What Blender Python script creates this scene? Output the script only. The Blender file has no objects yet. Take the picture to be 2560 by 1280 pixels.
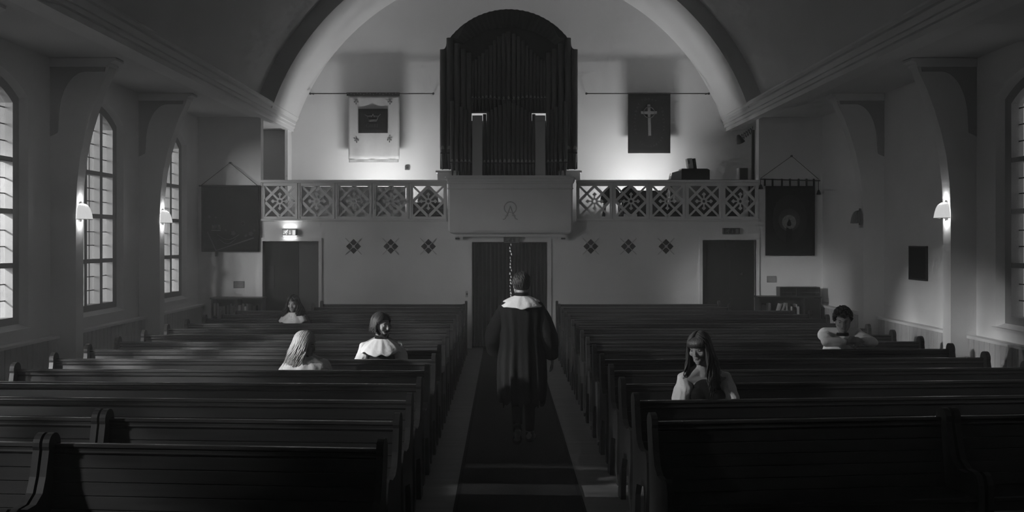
import bpy, bmesh, math, random
from mathutils import Vector, Matrix
R = math.radians
PI = math.pi
rnd = random.Random(7)
scene = bpy.context.scene
C = scene.collection

# ------------------------------------------------------------------ camera
F, VX, VY = 2650.0, 1260.0, 598.0          # focal length and vanishing point in pixels of a 2560x1280 frame
CX, CZ = -0.12, 2.08
cam_d = bpy.data.cameras.new('camera'); cam = bpy.data.objects.new('camera', cam_d); C.objects.link(cam)
cam.location = (CX, 0, CZ); cam.rotation_euler = (PI/2, 0, 0)
cam_d.sensor_width = 36.0; cam_d.lens = F/2560*36
cam_d.shift_x = (1280-VX)/2560; cam_d.shift_y = (VY-640)/2560
cam_d.clip_end = 200
scene.camera = cam
def X(px, y): return (px-VX)*y/F + CX
def Z(py, y): return CZ-(py-VY)*y/F

# ------------------------------------------------------------------ world, light, exposure
w = bpy.data.worlds.new('overcast_sky'); scene.world = w; w.use_nodes = True
bg = w.node_tree.nodes['Background']; bg.inputs[0].default_value = (1, 1, 1, 1); bg.inputs[1].default_value = 0.24
def area(name, loc, target, sx, sy, power, spread=180):
    d = bpy.data.lights.new(name, 'AREA'); d.shape = 'RECTANGLE'; d.size = sx; d.size_y = sy; d.energy = power; d.spread = R(spread)
    o = bpy.data.objects.new(name, d); C.objects.link(o); o.location = loc
    o.rotation_euler = (Vector(target)-Vector(loc)).to_track_quat('-Z', 'Y').to_euler()
    return o
# hazy low sun in front of the left wall, key film lamps outside its windows, and spots added for patches of light
sd = bpy.data.lights.new('hazy_sun', 'SUN'); sd.energy = 2.5; sd.angle = R(28); sun = bpy.data.objects.new('hazy_sun', sd); C.objects.link(sun)
sun.rotation_euler = Vector((0.66, 0.72, -0.15)).to_track_quat('-Z', 'Y').to_euler()
def spot(loc, target, power, cone, rad):
    d = bpy.data.lights.new('outside_spot', 'SPOT'); d.energy = power; d.spot_size = R(cone); d.spot_blend = 0.4; d.shadow_soft_size = rad
    o = bpy.data.objects.new('outside_spot', d); C.objects.link(o); o.location = loc; o.rotation_euler = (Vector(target)-Vector(loc)).to_track_quat('-Z', 'Y').to_euler(); return o
spot((-14.0, 5.0, 5.5), (-5.95, 8.75, 2.7), 12800, 24, 0.35)
spot((-14.0, 2.6, 5.6), (-5.95, 5.5, 2.9), 6800, 24, 0.35)
spot((-11.0, 7.0, 5.0), (-5.95, 12.2, 2.0), 3500, 20, 0.25)  # added to throw streaks of light on the rear left pews
spot((-8.5, 12.3, 3.1), (-5.95, 18.5, 1.8), 420, 20, 0.30)  # added for the bright patch low on the end wall at left
spot((-11.5, 3.2, 4.5), (-5.95, 8.75, 2.2), 10000, 22, 0.30)  # added to brighten the outer half of the left pews
spot((-14.0, 9.0, 6.0), (-0.2, 9.0, 0.0), 2600, 6, 0.08)  # added for the stripe of light across the aisle floor
vs = scene.view_settings
scene.display_settings.display_device = 'sRGB'
vs.view_transform = 'Standard'; vs.look = 'None'; vs.exposure = 0.55; vs.gamma = 1.0; vs.use_curve_mapping = False
cy = scene.cycles
cy.max_bounces = 6; cy.diffuse_bounces = 5; cy.glossy_bounces = 2; cy.caustics_reflective = False; cy.caustics_refractive = False; cy.use_adaptive_sampling = True; cy.adaptive_threshold = 0.1; cy.adaptive_min_samples = 10; cy.transparent_max_bounces = 12; cy.sample_clamp_indirect = 4.0
cy.use_denoising = True; cy.volume_bounces = 1

# ------------------------------------------------------------------ materials
def mat(name, v, rough=0.7, spec=0.4, var=0.0, scale=6.0, stretch=(1, 1, 1), bump=0.0, bscale=60.0, metal=0.0, sheen=0.0, coat=0.0):
    m = bpy.data.materials.new(name); m.use_nodes = True
    nt = m.node_tree; b = nt.nodes['Principled BSDF']
    b.inputs['Base Color'].default_value = (v, v, v, 1); b.inputs['Roughness'].default_value = rough
    b.inputs['Specular IOR Level'].default_value = spec; b.inputs['Metallic'].default_value = metal
    if sheen: b.inputs['Sheen Weight'].default_value = sheen
    if coat: b.inputs['Coat Weight'].default_value = coat; b.inputs['Coat Roughness'].default_value = 0.2
    if var or bump:
        tc = nt.nodes.new('ShaderNodeTexCoord'); mp = nt.nodes.new('ShaderNodeMapping'); mp.inputs['Scale'].default_value = stretch
        nt.links.new(tc.outputs['Object'], mp.inputs['Vector'])
    if var:
        n = nt.nodes.new('ShaderNodeTexNoise'); n.inputs['Scale'].default_value = scale; n.inputs['Detail'].default_value = 5
        nt.links.new(mp.outputs[0], n.inputs['Vector'])
        r = nt.nodes.new('ShaderNodeMapRange'); r.inputs['From Min'].default_value = 0.3; r.inputs['From Max'].default_value = 0.7
        r.inputs['To Min'].default_value = v*(1-var); r.inputs['To Max'].default_value = v*(1+var)
        nt.links.new(n.outputs['Fac'], r.inputs['Value']); nt.links.new(r.outputs[0], b.inputs['Base Color'])
    if bump:
        n2 = nt.nodes.new('ShaderNodeTexNoise'); n2.inputs['Scale'].default_value = bscale; n2.inputs['Detail'].default_value = 4
        nt.links.new(mp.outputs[0], n2.inputs['Vector'])
        bp = nt.nodes.new('ShaderNodeBump'); bp.inputs['Strength'].default_value = bump; bp.inputs['Distance'].default_value = 0.01
        nt.links.new(n2.outputs['Fac'], bp.inputs['Height']); nt.links.new(bp.outputs[0], b.inputs['Normal'])
    return m
def emat(name, v, e):
    m = mat(name, v); b = m.node_tree.nodes['Principled BSDF']
    b.inputs['Emission Color'].default_value = (1, 1, 1, 1); b.inputs['Emission Strength'].default_value = e
    return m
M = dict(
    wall=mat('wall_paint', 0.80, 0.85, 0.2, 0.05, 1.5, bump=0.15, bscale=90),
    upper=mat('gallery_paint', 0.76, 0.85, 0.2, 0.04, 1.2, bump=0.12, bscale=90),
    vault=mat('vault_plaster', 0.72, 0.9, 0.2, 0.04, 0.8, bump=0.1, bscale=50),
    rib=mat('arch_paint', 0.66, 0.9, 0.2, 0.04, 1.0),
    trim=mat('trim_paint', 0.78, 0.6, 0.4, 0.03, 3),
    spandrel=mat('spandrel_grey', 0.45, 0.85, 0.2),
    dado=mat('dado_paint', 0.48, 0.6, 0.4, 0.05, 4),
    floor=mat('floor_boards', 0.30, 0.5, 0.4, 0.12, 2.0, (0.4, 6, 1), 0.1, 40),
    carpet=mat('carpet_pile', 0.07, 0.95, 0.1, 0.25, 120, bump=0.5, bscale=400),
    carpet_edge=mat('carpet_binding', 0.05, 0.9, 0.1),
    wood=mat('pew_wood', 0.028, 0.36, 0.45, 0.22, 3.0, (0.7, 14, 14), 0.05, 30),
    woodtop=mat('pew_rail_wood', 0.040, 0.26, 0.6, 0.3, 3.0, (0.7, 14, 14), 0.08, 30),
    woodend=mat('pew_end_wood', 0.032, 0.38, 0.45, 0.35, 3.0, (10, 10, 1)),
    organ=mat('organ_case_wood', 0.032, 0.5, 0.35, 0.2, 3, (10, 10, 1)),
    pipe=mat('organ_pipe_metal', 0.065, 0.42, 0.5, 0.15, 4, (10, 10, 0.6)),
    mouth=mat('pipe_mouth_metal', 0.34, 0.4, 0.5, 0.1, 20),
    tower=mat('organ_tower_paint', 0.46, 0.7, 0.3, 0.03, 3),
    door=mat('door_wood', 0.013, 0.45, 0.4, 0.25, 2, (8, 8, 0.8)),
    doorgray=mat('side_panel_paint', 0.11, 0.6, 0.3, 0.05, 3),
    curtain=mat('curtain_cloth', 0.010, 0.95, 0.1, 0.2, 30, sheen=0.1),
    iron=mat('dark_iron', 0.02, 0.5, 0.5, 0.1, 20),
    brass=mat('worn_brass', 0.35, 0.3, 0.5, 0.1, 20, metal=1.0),
    lead=mat('window_lead', 0.05, 0.6, 0.4, 0.1, 20),
    stone=mat('window_stone', 0.36, 0.75, 0.3, 0.06, 8, bump=0.15, bscale=60),
    sash=mat('window_frame_paint', 0.30, 0.6, 0.3, 0.05, 5),
    dark=mat('void_dark', 0.012, 0.9, 0.1, 0.1, 4),
    tile=mat('dark_glass', 0.012, 0.25, 0.5, 0.1, 4),
    banner=mat('dark_velvet', 0.010, 0.95, 0.1, 0.25, 60, sheen=0.0),
    banner2=mat('dark_banner_cloth', 0.016, 0.9, 0.1, 0.2, 20),
    thread1=mat('dim_thread', 0.055, 0.8, 0.2, 0.2, 60),
    thread2=mat('grey_thread', 0.11, 0.7, 0.3, 0.25, 60),
    thread3=mat('bright_thread', 0.32, 0.6, 0.3, 0.35, 90),
    halo1=mat('outer_halo_cloth', 0.030, 0.9, 0.1, 0.2, 25),
    halo2=mat('middle_halo_cloth', 0.075, 0.9, 0.1, 0.2, 25),
    halo3=mat('inner_halo_cloth', 0.30, 0.85, 0.1, 0.45, 45),
    linen=mat('pale_linen', 0.46, 0.9, 0.2, 0.05, 12, bump=0.2, bscale=200),
    fringe=mat('linen_fringe', 0.40, 0.9, 0.2, 0.15, 60),
    patterned=mat('spotted_ribbon', 0.02, 0.8, 0.2),
    paper=mat('paper', 0.42, 0.8, 0.2, 0.1, 15),
    paperdim=mat('old_paper', 0.24, 0.8, 0.2, 0.1, 15),
    skin=mat('skin', 0.34, 0.5, 0.4, 0.06, 20, bump=0.1, bscale=150),
    lips=mat('lips', 0.20, 0.45, 0.4),
    eye=mat('eye', 0.03, 0.15, 0.6),
    eyewhite=mat('eye_white', 0.4, 0.2, 0.5),
    white=mat('white_cloth', 0.80, 0.85, 0.25, 0.04, 12, bump=0.9, bscale=16),
    black=mat('black_cloth', 0.012, 0.9, 0.15, 0.2, 25, sheen=0.1, bump=0.2, bscale=40),
    gown=mat('gown_cloth', 0.014, 0.85, 0.2, 0.25, 8, (6, 6, 1), 0.25, 20),
    shoe=mat('shoe_leather', 0.010, 0.4, 0.5),
    sole=mat('shoe_sole', 0.012, 0.8, 0.2, 0.2, 20),
    blond=mat('blond_hair', 0.42, 0.45, 0.5, 0.3, 12, (30, 30, 2)),
    brown=mat('brown_hair', 0.045, 0.45, 0.5, 0.4, 12, (30, 30, 2)),
    tawny=mat('tawny_hair', 0.075, 0.45, 0.5, 0.4, 12, (30, 30, 2)),
    darkhair=mat('dark_hair', 0.010, 0.5, 0.4, 0.4, 12, (30, 30, 2)),
    lampglass=mat('lamp_glass_off', 0.22, 0.25, 0.5, 0.1, 20),
    lampglow=emat('lamp_glass_lit', 0.7, 0.42),
    slit=emat('daylight_slit', 0.5, 0.22), wallglow=emat('lit_wall_glow', 0.7, 0.36),
    signglow=emat('sign_lit', 0.6, 0.55), signface=emat('sign_face_lit', 0.15, 0.16),
    signtube=emat('sign_tube', 0.7, 0.75),
    signoff=mat('sign_white_off', 0.22, 0.5), signfaceoff=mat('sign_face_off', 0.05, 0.5), signbox=mat('sign_case', 0.16, 0.6),
    floodface=emat('flood_lens', 0.8, 6.0),
)
m = bpy.data.materials.new('window_glass'); m.use_nodes = True; nt = m.node_tree; nt.nodes.clear()
out = nt.nodes.new('ShaderNodeOutputMaterial'); mx = nt.nodes.new('ShaderNodeMixShader'); tr = nt.nodes.new('ShaderNodeBsdfTransparent'); gl = nt.nodes.new('ShaderNodeBsdfTranslucent')
tc = nt.nodes.new('ShaderNodeTexCoord'); nz = nt.nodes.new('ShaderNodeTexNoise'); nz.inputs['Scale'].default_value = 9; nz.inputs['Detail'].default_value = 3
oi = nt.nodes.new('ShaderNodeObjectInfo')
rg = nt.nodes.new('ShaderNodeMapRange'); rg.inputs['To Min'].default_value = 0.60; rg.inputs['To Max'].default_value = 0.95
ad = nt.nodes.new('ShaderNodeMath'); ad.operation = 'MULTIPLY_ADD'; ad.inputs[1].default_value = 0.55; 
nt.links.new(oi.outputs['Random'], ad.inputs[0]); nt.links.new(tc.outputs['Object'], nz.inputs['Vector'])
sc_ = nt.nodes.new('ShaderNodeMath'); sc_.operation = 'MULTIPLY'; sc_.inputs[1].default_value = 0.6
nt.links.new(nz.outputs['Fac'], sc_.inputs[0]); nt.links.new(sc_.outputs[0], ad.inputs[2])
nt.links.new(ad.outputs[0], rg.inputs['Value']); nt.links.new(rg.outputs[0], tr.inputs[0])
gl.inputs[0].default_value = (0.5, 0.5, 0.5, 1); mx.inputs[0].default_value = 0.08
nt.links.new(tr.outputs[0], mx.inputs[1]); nt.links.new(gl.outputs[0], mx.inputs[2]); nt.links.new(mx.outputs[0], out.inputs[0])
M['glass'] = m

# ------------------------------------------------------------------ mesh helpers
class MB:
    def __init__(s): s.v = []; s.f = []
    def add(s, vs, fs):
        o = len(s.v); s.v += [tuple(p) for p in vs]; s.f += [tuple(i+o for i in f) for f in fs]; return s
    def box(s, x0, x1, y0, y1, z0, z1):
        return s.add([(x0,y0,z0),(x1,y0,z0),(x1,y1,z0),(x0,y1,z0),(x0,y0,z1),(x1,y0,z1),(x1,y1,z1),(x0,y1,z1)],
                     [(0,3,2,1),(4,5,6,7),(0,1,5,4),(1,2,6,5),(2,3,7,6),(3,0,4,7)])
    def prism(s, poly, axis, a, b):      # poly in the two other axes, extruded along axis
        n = len(poly)
        def pt(p, t): return {'x': (t, p[0], p[1]), 'y': (p[0], t, p[1]), 'z': (p[0], p[1], t)}[axis]
        vs = [pt(p, a) for p in poly]+[pt(p, b) for p in poly]
        fs = [tuple(range(n))[::-1], tuple(range(n, 2*n))]+[(i, (i+1) % n, n+(i+1) % n, n+i) for i in range(n)]
        return s.add(vs, fs)
    def bar(s, p, q, wd, dp, nrm=(0, 1, 0)):     # rectangular bar from p to q, wd in plane, dp along nrm
        p = Vector(p); q = Vector(q); d = (q-p).normalized(); n = Vector(nrm).normalized(); u = d.cross(n).normalized()*wd/2; n = n*dp/2
        vs = [p+u+n, p-u+n, p-u-n, p+u-n, q+u+n, q-u+n, q-u-n, q+u-n]
        return s.add(vs, [(0,1,2,3),(7,6,5,4),(0,4,5,1),(1,5,6,2),(2,6,7,3),(3,7,4,0)])
    def tube(s, pts, rad, n=8, flat=1.0, caps=True):
        pts = [Vector(p) for p in pts]; rad = rad if isinstance(rad, (list, tuple)) else [rad]*len(pts)
        o = len(s.v); up = None
        for i, p in enumerate(pts):
            d = (pts[min(i+1, len(pts)-1)]-pts[max(i-1, 0)]).normalized()
            if up is None:
                up = Vector((0, 0, 1)) if abs(d.z) < 0.9 else Vector((0, 1, 0))
            a = d.cross(up)
            if a.length < 1e-5: a = d.cross(Vector((1, 0.3, 0)))
            a.normalize(); b = a.cross(d).normalized(); up = b
            for k in range(n):
                t = 2*PI*k/n; q = p+(a*math.cos(t)+b*math.sin(t)*flat)*rad[i]; s.v.append(tuple(q))
        for i in range(len(pts)-1):
            for k in range(n):
                k2 = (k+1) % n; s.f.append((o+i*n+k, o+i*n+k2, o+(i+1)*n+k2, o+(i+1)*n+k))
        if caps:
            s.f.append(tuple(o+k for k in range(n))[::-1]); e = o+(len(pts)-1)*n; s.f.append(tuple(e+k for k in range(n)))
        return s
    def lathe(s, prof, n=16, c=(0, 0, 0), a0=0, a1=2*PI, flute=0, famp=0):
        full = abs(a1-a0-2*PI) < 1e-6; m_ = n if full else n+1; o = len(s.v)
        for r, z in prof:
            for k in range(m_):
                t = a0+(a1-a0)*k/n; rr = r*(1+famp*math.cos(flute*t)) if flute else r
                s.v.append((c[0]+rr*math.cos(t), c[1]+rr*math.sin(t), c[2]+z))
        for i in range(len(prof)-1):
            for k in range(n):
                k2 = (k+1) % m_; s.f.append((o+i*m_+k, o+i*m_+k2, o+(i+1)*m_+k2, o+(i+1)*m_+k))
        return s
    def ell(s, c, r, rot=None, nu=16, nv=10):
        c = Vector(c); o = len(s.v); rot = rot or Matrix.Identity(3)
        for j in range(nv+1):
            ph = PI*j/nv
            for k in range(nu):
                t = 2*PI*k/nu
                p = Vector((r[0]*math.sin(ph)*math.cos(t), r[1]*math.sin(ph)*math.sin(t), r[2]*math.cos(ph)))
                s.v.append(tuple(c+rot @ p))
        for j in range(nv):
            for k in range(nu):
                k2 = (k+1) % nu; s.f.append((o+j*nu+k, o+(j+1)*nu+k, o+(j+1)*nu+k2, o+j*nu+k2))
        return s
    def cap(s, p, q, r0, r1, n=12):      # capsule with tapered radii
        p = Vector(p); q = Vector(q); s.ell(p, (r0,)*3, None, n, 8); s.ell(q, (r1,)*3, None, n, 8); s.tube([p, q], [r0, r1], n); return s
    def ring(s, P, Q):                   # strip between two outlines of equal length
        o = len(s.v); s.v += [tuple(p) for p in P]+[tuple(q) for q in Q]; n = len(P)
        for i in range(n-1): s.f.append((o+i, o+i+1, o+n+i+1, o+n+i))
        return s
    def mesh(s, name, smooth=False):
        me = bpy.data.meshes.new(name); me.from_pydata(s.v, [], s.f); me.validate(); 
        if smooth: me.polygons.foreach_set('use_smooth', [True]*len(me.polygons))
        me.update(); return me
def put(name, me, material=None, parent=None, loc=(0, 0, 0), rot=(0, 0, 0)):
    if isinstance(me, MB): me = me.mesh(name)
    if material is not None and not me.materials: me.materials.append(M[material])
    o = bpy.data.objects.new(name, me); C.objects.link(o); o.location = loc; o.rotation_euler = rot
    if parent: o.parent = parent
    return o
def sput(name, mb, material, parent=None, loc=(0, 0, 0), rot=(0, 0, 0)): return put(name, mb.mesh(name, True), material, parent, loc, rot)
def tag(o, label, cat, group=None, kind=None):
    o['label'] = label; o['category'] = cat
    if group: o['group'] = group
    if kind: o['kind'] = kind
    return o
def struct(o, label=None):
    o['kind'] = 'structure'
    if label: o['label'] = label
    return o
def thing(name, label, cat, loc=(0, 0, 0), rz=0, group=None):
    o = bpy.data.objects.new(name, None); C.objects.link(o); o.location = loc; o.rotation_euler = (0, 0, rz); o.empty_display_size = 0.1
    return tag(o, label, cat, group)
ORD = ['first', 'second', 'third', 'fourth', 'fifth', 'sixth', 'seventh', 'eighth', 'ninth', 'tenth', 'eleventh', 'twelfth', 'thirteenth', 'fourteenth', 'fifteenth', 'sixteenth', 'seventeenth']

# ------------------------------------------------------------------ the setting
D, DB = 20.2, 22.62            # wall under the gallery, wall behind the organ
W = 5.95                       # side walls
CEIL = 4.41
Y0 = -4.0
WIN_L = [5.5, 8.75, 12.0, 15.25, 18.5]
WIN_R = [5.5, 8.75, 12.1]
PIERS = [0.45, 3.75, 7.05, 10.33, 13.62, 16.93]

fl = put('floor', MB().box(-W-0.4, W+0.4, Y0, DB, -0.1, 0.0), 'floor'); struct(fl, 'plain wooden church floor')

def outline(hw, z0, zs, rise, n=12):
    Rr = (hw*hw+rise*rise)/(2*rise); a = math.asin(hw/Rr); pts = [(-hw, z0), (-hw, zs)]
    for i in range(1, n):
        t = -a+2*a*i/n; pts.append((Rr*math.sin(t), zs+rise-Rr+Rr*math.cos(t)))
    return pts+[(hw, zs), (hw, z0)]
O1 = dict(hw=0.99, z0=1.00, zs=3.82, rise=0.29); O2 = dict(hw=0.89, z0=1.05, zs=3.79, rise=0.26); O3 = dict(hw=0.73, z0=1.14, zs=3.72, rise=0.22)
def side_wall(name, s, wins, label):
    mb = MB(); x = s*W; y = Y0; ends = sorted(wins)
    def rect(y0, y1, z0, z1): mb.add([(x, y0, z0), (x, y1, z0), (x, y1, z1), (x, y0, z1)], [(0, 1, 2, 3)])
    for c in ends:
        rect(y, c-O1['hw'], 0, CEIL); rect(c-O1['hw'], c+O1['hw'], 0, O1['z0'])
        P = [(x, c+a, b) for a, b in outline(**O1)]; top = P[1:-1]
        mb.ring(top, [(p[0], p[1], CEIL) for p in top])
        P2 = [(x+s*0.07, c+a, b) for a, b in outline(**O2)]
        mb.ring(P, P2); mb.add([P[0], P[-1], P2[-1], P2[0]], [(0, 1, 2, 3)])
        y = c+O1['hw']
    rect(y, DB, 0, CEIL)
    # outer leaf of the wall so that no daylight enters but through the windows
    return struct(put(name, mb, 'wall'), label)
wl = side_wall('wall_left', -1, WIN_L, 'pale plaster side wall with three arched windows'); wr = side_wall('wall_right', 1, WIN_R, 'pale plaster side wall with a dark notice board')

def window(n, s, c, label):
    x2, xg = s*(W+0.07), s*(W+0.17)
    fr = MB(); P2 = [(x2, c+a, b) for a, b in outline(**O2)]; P3 = [(x2, c+a, b) for a, b in outline(**O3)]; PG = [(s*(W+0.22), c+a, b) for a, b in outline(**O3)]
    fr.ring(P2, P3); fr.add([P2[0], P2[-1], P3[-1], P3[0]], [(0, 1, 2, 3)])
    root = struct(put('window_%d' % n, fr, 'sash'), label)
    rv = MB(); rv.ring(P3, PG); rv.add([P3[0], P3[-1], PG[-1], PG[0]], [(0, 1, 2, 3)]); put('window_reveal', rv, 'stone', root)
    sl = MB(); sl.box(min(s*(W-0.04), s*(W+0.07)), max(s*(W-0.04), s*(W+0.07)), c-1.04, c+1.04, 0.965, 1.0); put('window_sill', sl, 'trim', root)
    hw, z0, zs, rise = O3['hw'], O3['z0'], O3['zs'], O3['rise']; Rr = (hw*hw+rise*rise)/(2*rise)
    arch = lambda d: zs+rise-Rr+math.sqrt(Rr*Rr-d*d)
    lights = [(-0.73, -0.34), (-0.24, 0.24), (0.34, 0.73)]
    xa, xb = sorted((s*(W+0.075), s*(W+0.19)))
    for d in (-0.29, 0.29): put('mullion', MB().box(xa, xb, c+d-0.05, c+d+0.05, z0, arch(d)+0.02), 'stone', root)
    tz = [1.77, 2.42, 3.04]
    for t in tz:
        for a, b in lights: put('transom', MB().prism([(a+c, t-0.035), (b+c, t-0.035), (b+c, t+0.025), (a+c, t+0.025)], 'x', xa, xb), 'stone', root)
    ld = MB()
    secs = [(z0, tz[0]-0.035, 3), (tz[0]+0.025, tz[1]-0.035, 3), (tz[1]+0.025, tz[2]-0.035, 3), (tz[2]+0.025, None, 4)]
    for li, (a, b) in enumerate(lights):
        nc = 3 if li == 1 else 2; cw = (b-a)/nc
        for zi, (za, zb, nr) in enumerate(secs):
            for k in range(nc):
                p, q = a+k*cw, a+(k+1)*cw
                rows = [za+(zb-za)*i/nr for i in range(nr+1)] if zb else [za+0.2*i for i in range(nr)]+[None]
                for i in range(nr):
                    l0, l1 = rows[i], rows[i+1]; t0, t1 = (l1, l1) if l1 else (arch(p), arch(q))
                    g = 0.004
                    put('pane', MB().add([(xg, c+p+g, l0+g), (xg, c+q-g, l0+g), (xg, c+q-g, t1-g), (xg, c+p+g, t0-g)], [(0, 1, 2, 3)]), 'glass', root)
                    if i: ld.box(xg-0.008, xg+0.008, c+p, c+q, l0-0.006, l0+0.006)
                if k: ld.box(xg-0.008, xg+0.008, c+p-0.005, c+p+0.005, za, zb if zb else arch(p))
    put('lead_cames', ld, 'lead', root)
    return root
wn = 0
for c in WIN_L:
    wn += 1
    window(wn, -1, c, 'arched leaded window in left wall, ' + {12.0: 'cut off by the picture edge', 15.25: 'middle one between the two piers', 18.5: 'nearest the back wall'}.get(c, 'bay at %.1f metres beside the camera' % c))
for c in WIN_R:
    wn += 1
    window(wn, 1, c, 'arched leaded window in right wall, ' + {12.1: 'at the picture edge'}.get(c, 'bay at %.1f metres beside the camera' % c))

# aisle ceilings, vault, end wall behind the camera
for s, nm in ((-1, 'ceiling_left'), (1, 'ceiling_right')):
    struct(put(nm, MB().add([(s*W, Y0, CEIL), (s*4.62, Y0, CEIL), (s*4.62, DB, CEIL), (s*W, DB, CEIL)], [(0, 1, 2, 3)]), 'vault'), 'flat aisle ceiling')
def arc(Rr, cz, zlow, n=40):
    a = math.acos((zlow-cz)/Rr); return [(Rr*math.sin(-a+2*a*i/n), cz+Rr*math.cos(-a+2*a*i/n)) for i in range(n+1)]
VR, VC, SR, SC = 5.13, 2.98, 4.795, 3.04
mb = MB(); A = arc(VR, VC, 4.60, 64); mb.ring([(x, Y0, z) for x, z in A], [(x, D, z) for x, z in A])
struct(sput('ceiling', mb, 'vault'), 'barrel vaulted nave ceiling')
mb = MB(); S1 = arc(SR, SC, 4.58, 64); A2 = arc(VR+0.05, VC, 4.58, 64)
mb.ring([(x, D, z) for x, z in A2], [(x, D, z) for x, z in S1])
arch_o = struct(put('wall_arch', mb, 'rib'), 'dark face of the gallery arch')
mb = MB(); mb.ring([(x, D, z) for x, z in S1], [(x, DB, z) for x, z in S1]); so = sput('arch_soffit', mb, 'upper', arch_o)
struct(put('wall_front', MB().add([(-W, Y0, 0), (W, Y0, 0), (W, Y0, 8.3), (-W, Y0, 8.3)], [(0, 1, 2, 3)]), 'wall'), 'end wall behind the camera')
# roof skin above the aisles (stops light between vault and aisle ceiling)
for s, nm in ((-1, 'trim_1'), (1, 'trim_2')):
    prof = [(4.95, 4.70), (4.52, 4.70), (4.50, 4.66), (4.52, 4.625), (4.555, 4.61), (4.555, 4.52), (4.575, 4.51), (4.575, 4.455), (4.60, 4.44), (4.61, 4.375), (4.74, 4.375), (4.76, 4.405), (4.95, 4.405)]
    o = put(nm, MB().prism([(s*a, b) for a, b in prof], 'y', Y0, DB-0.004), 'trim'); struct(o, 'moulded cornice along the %s side of the vault' % ('left' if s < 0 else 'right'))

# wall under the gallery, with three doorways
DO = [(X(657, D), X(797, D), Z(603, D)), (X(1180, D), X(1368, D), Z(605, D)), (X(1756, D), X(1890, D), Z(600, D))]
GZ = Z(553, D)                 # foot of the balustrade
mb = MB(); x = -W
def wrect(x0, x1, z0, z1, y=D): mb.box(x0, x1, y, y+0.22, z0, z1)
for a, b, t in DO:
    wrect(x, a, 0, GZ); wrect(a, b, t, GZ); x = b
wrect(x, W, 0, GZ)
wrect(-W, X(652, D), GZ, CEIL); wrect(X(1897, D), W, GZ, CEIL)
struct(put('wall_back', mb, 'wall'), 'pale wall under the gallery with three doorways')
mb = MB(); mb.add([(-W, DB, 0), (W, DB, 0), (W, DB, 8.2), (-W, DB, 8.2)], [(0, 1, 2, 3)]); struct(put('wall_organ', mb, 'upper'), 'upper end wall behind the organ')
struct(put('floor_gallery', MB().box(-W, W, D+0.05, DB, GZ-0.18, GZ-0.02), 'doorgray'), 'gallery floor')
# short returns of the gallery wall under the cornice
for s, px, lb in ((-1, 730, 'left'), (1, 1893, 'right')):
    xx = s*4.68 if s < 0 else 5.28
    struct(put('trim_%d' % (3 if s < 0 else 4), MB().box(xx-0.03, xx+0.03, DB-0.42, DB, GZ-0.02, CEIL), 'wall'), 'narrow upright return at the %s end of the gallery' % lb)
put('painted_shade_panel', MB().box(-W+0.02, -4.72, DB-0.05, DB-0.01, GZ, CEIL-0.01), 'dado', bpy.data.objects['wall_organ'])  # grey sheet that puts the shade on this end of the wall into colour

# door frames and doors
def frame(parent, a, b, t, y=D, wd=0.06):
    for bx in ((a-wd, a, 0, t+wd), (b, b+wd, 0, t+wd), (a, b, t, t+wd)):
        put('architrave', MB().box(bx[0], bx[1], y-0.03, y+0.1, bx[2], bx[3]), 'trim', parent)
a, b, t = DO[0]; mid = X(748, D+0.2)
d1 = struct(put('door_1', MB().box(a+0.01, mid, D+0.12, D+0.17, 0.005, t-0.01), 'door'), 'dark door leaf under the lit exit sign, beside a grey panel')
put('side_panel', MB().box(mid+0.003, b-0.005, D+0.13, D+0.17, 0.005, t-0.01), 'doorgray', d1)
put('push_plate', MB().box(X(668, D), X(682, D), D+0.105, D+0.12, Z(722, D), Z(665, D)), 'iron', d1)
frame(d1, a, b, t)
a, b, t = DO[2]
d3 = struct(put('door_3', MB().box(a+0.01, b-0.01, D+0.12, D+0.17, 0.005, t-0.01), 'door'), 'dark wooden door under the unlit exit sign at right')
for z0, z1 in ((0.2, 0.95), (1.1, 1.9)):
    for x0, x1 in ((a+0.1, (a+b)/2-0.04), ((a+b)/2+0.04, b-0.1)): put('door_panel', MB().box(x0, x1, D+0.105, D+0.12, z0, z1), 'door', d3)
put('door_closer', MB().box(X(1815, D), X(1840, D), D+0.06, D+0.12, Z(618, D), Z(608, D)), 'iron', d3)
hd = MB().lathe([(0.001, 0), (0.03, 0.0), (0.035, 0.02), (0.02, 0.04), (0.001, 0.045)], 12); sput('door_knob', hd, 'iron', d3, (X(1856, D), D+0.12, Z(685, D)), (PI/2, 0, 0))
frame(d3, a, b, t)
a, b, t = DO[1]
d2 = struct(put('door_2', MB().box(a+0.0, b, D+0.40, D+0.44, 0.005, t+0.1), 'dark'), 'central doorway closed by a dark pair of curtains')
frame(d2, a, b, t, wd=0.075)
slit = MB(); gx0, gx1 = X(1273, D+0.3), X(1280, D+0.3)
for i in range(20):
    z1 = t-0.03-i*0.062; k = rnd.random()
    wq = (gx1-gx0)*rnd.uniform(0.25, 0.75); xq = gx0+(gx1-gx0-wq)*rnd.random(); slit.prism([(xq, z1-0.05*rnd.uniform(0.5, 1)), (xq+wq, z1-0.05), (xq+wq*rnd.uniform(0.5, 1), z1-0.01*rnd.random()), (xq+0.2*wq, z1)], 'y', D+0.31, D+0.32)
put('glazed_slit', slit, 'slit', d2)
def curtain(x0, x1, z1, y, label):
    mb = MB(); n = 90; P, Q = [], []
    for i in range(n+1):
        u = i/n; x = x0+(x1-x0)*u; P.append((x, y+0.028*math.sin(u*2*PI*9)+0.012*math.sin(u*43), z1)); Q.append((x, y+0.045*math.sin(u*2*PI*9+0.4)+0.015*math.sin(u*31), 0.02))
    mb.ring(P, Q); o = sput('curtain', mb, 'curtain'); o.modifiers.new('cloth', 'SOLIDIFY').thickness = 0.004
    return tag(o, label, 'curtain')
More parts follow.
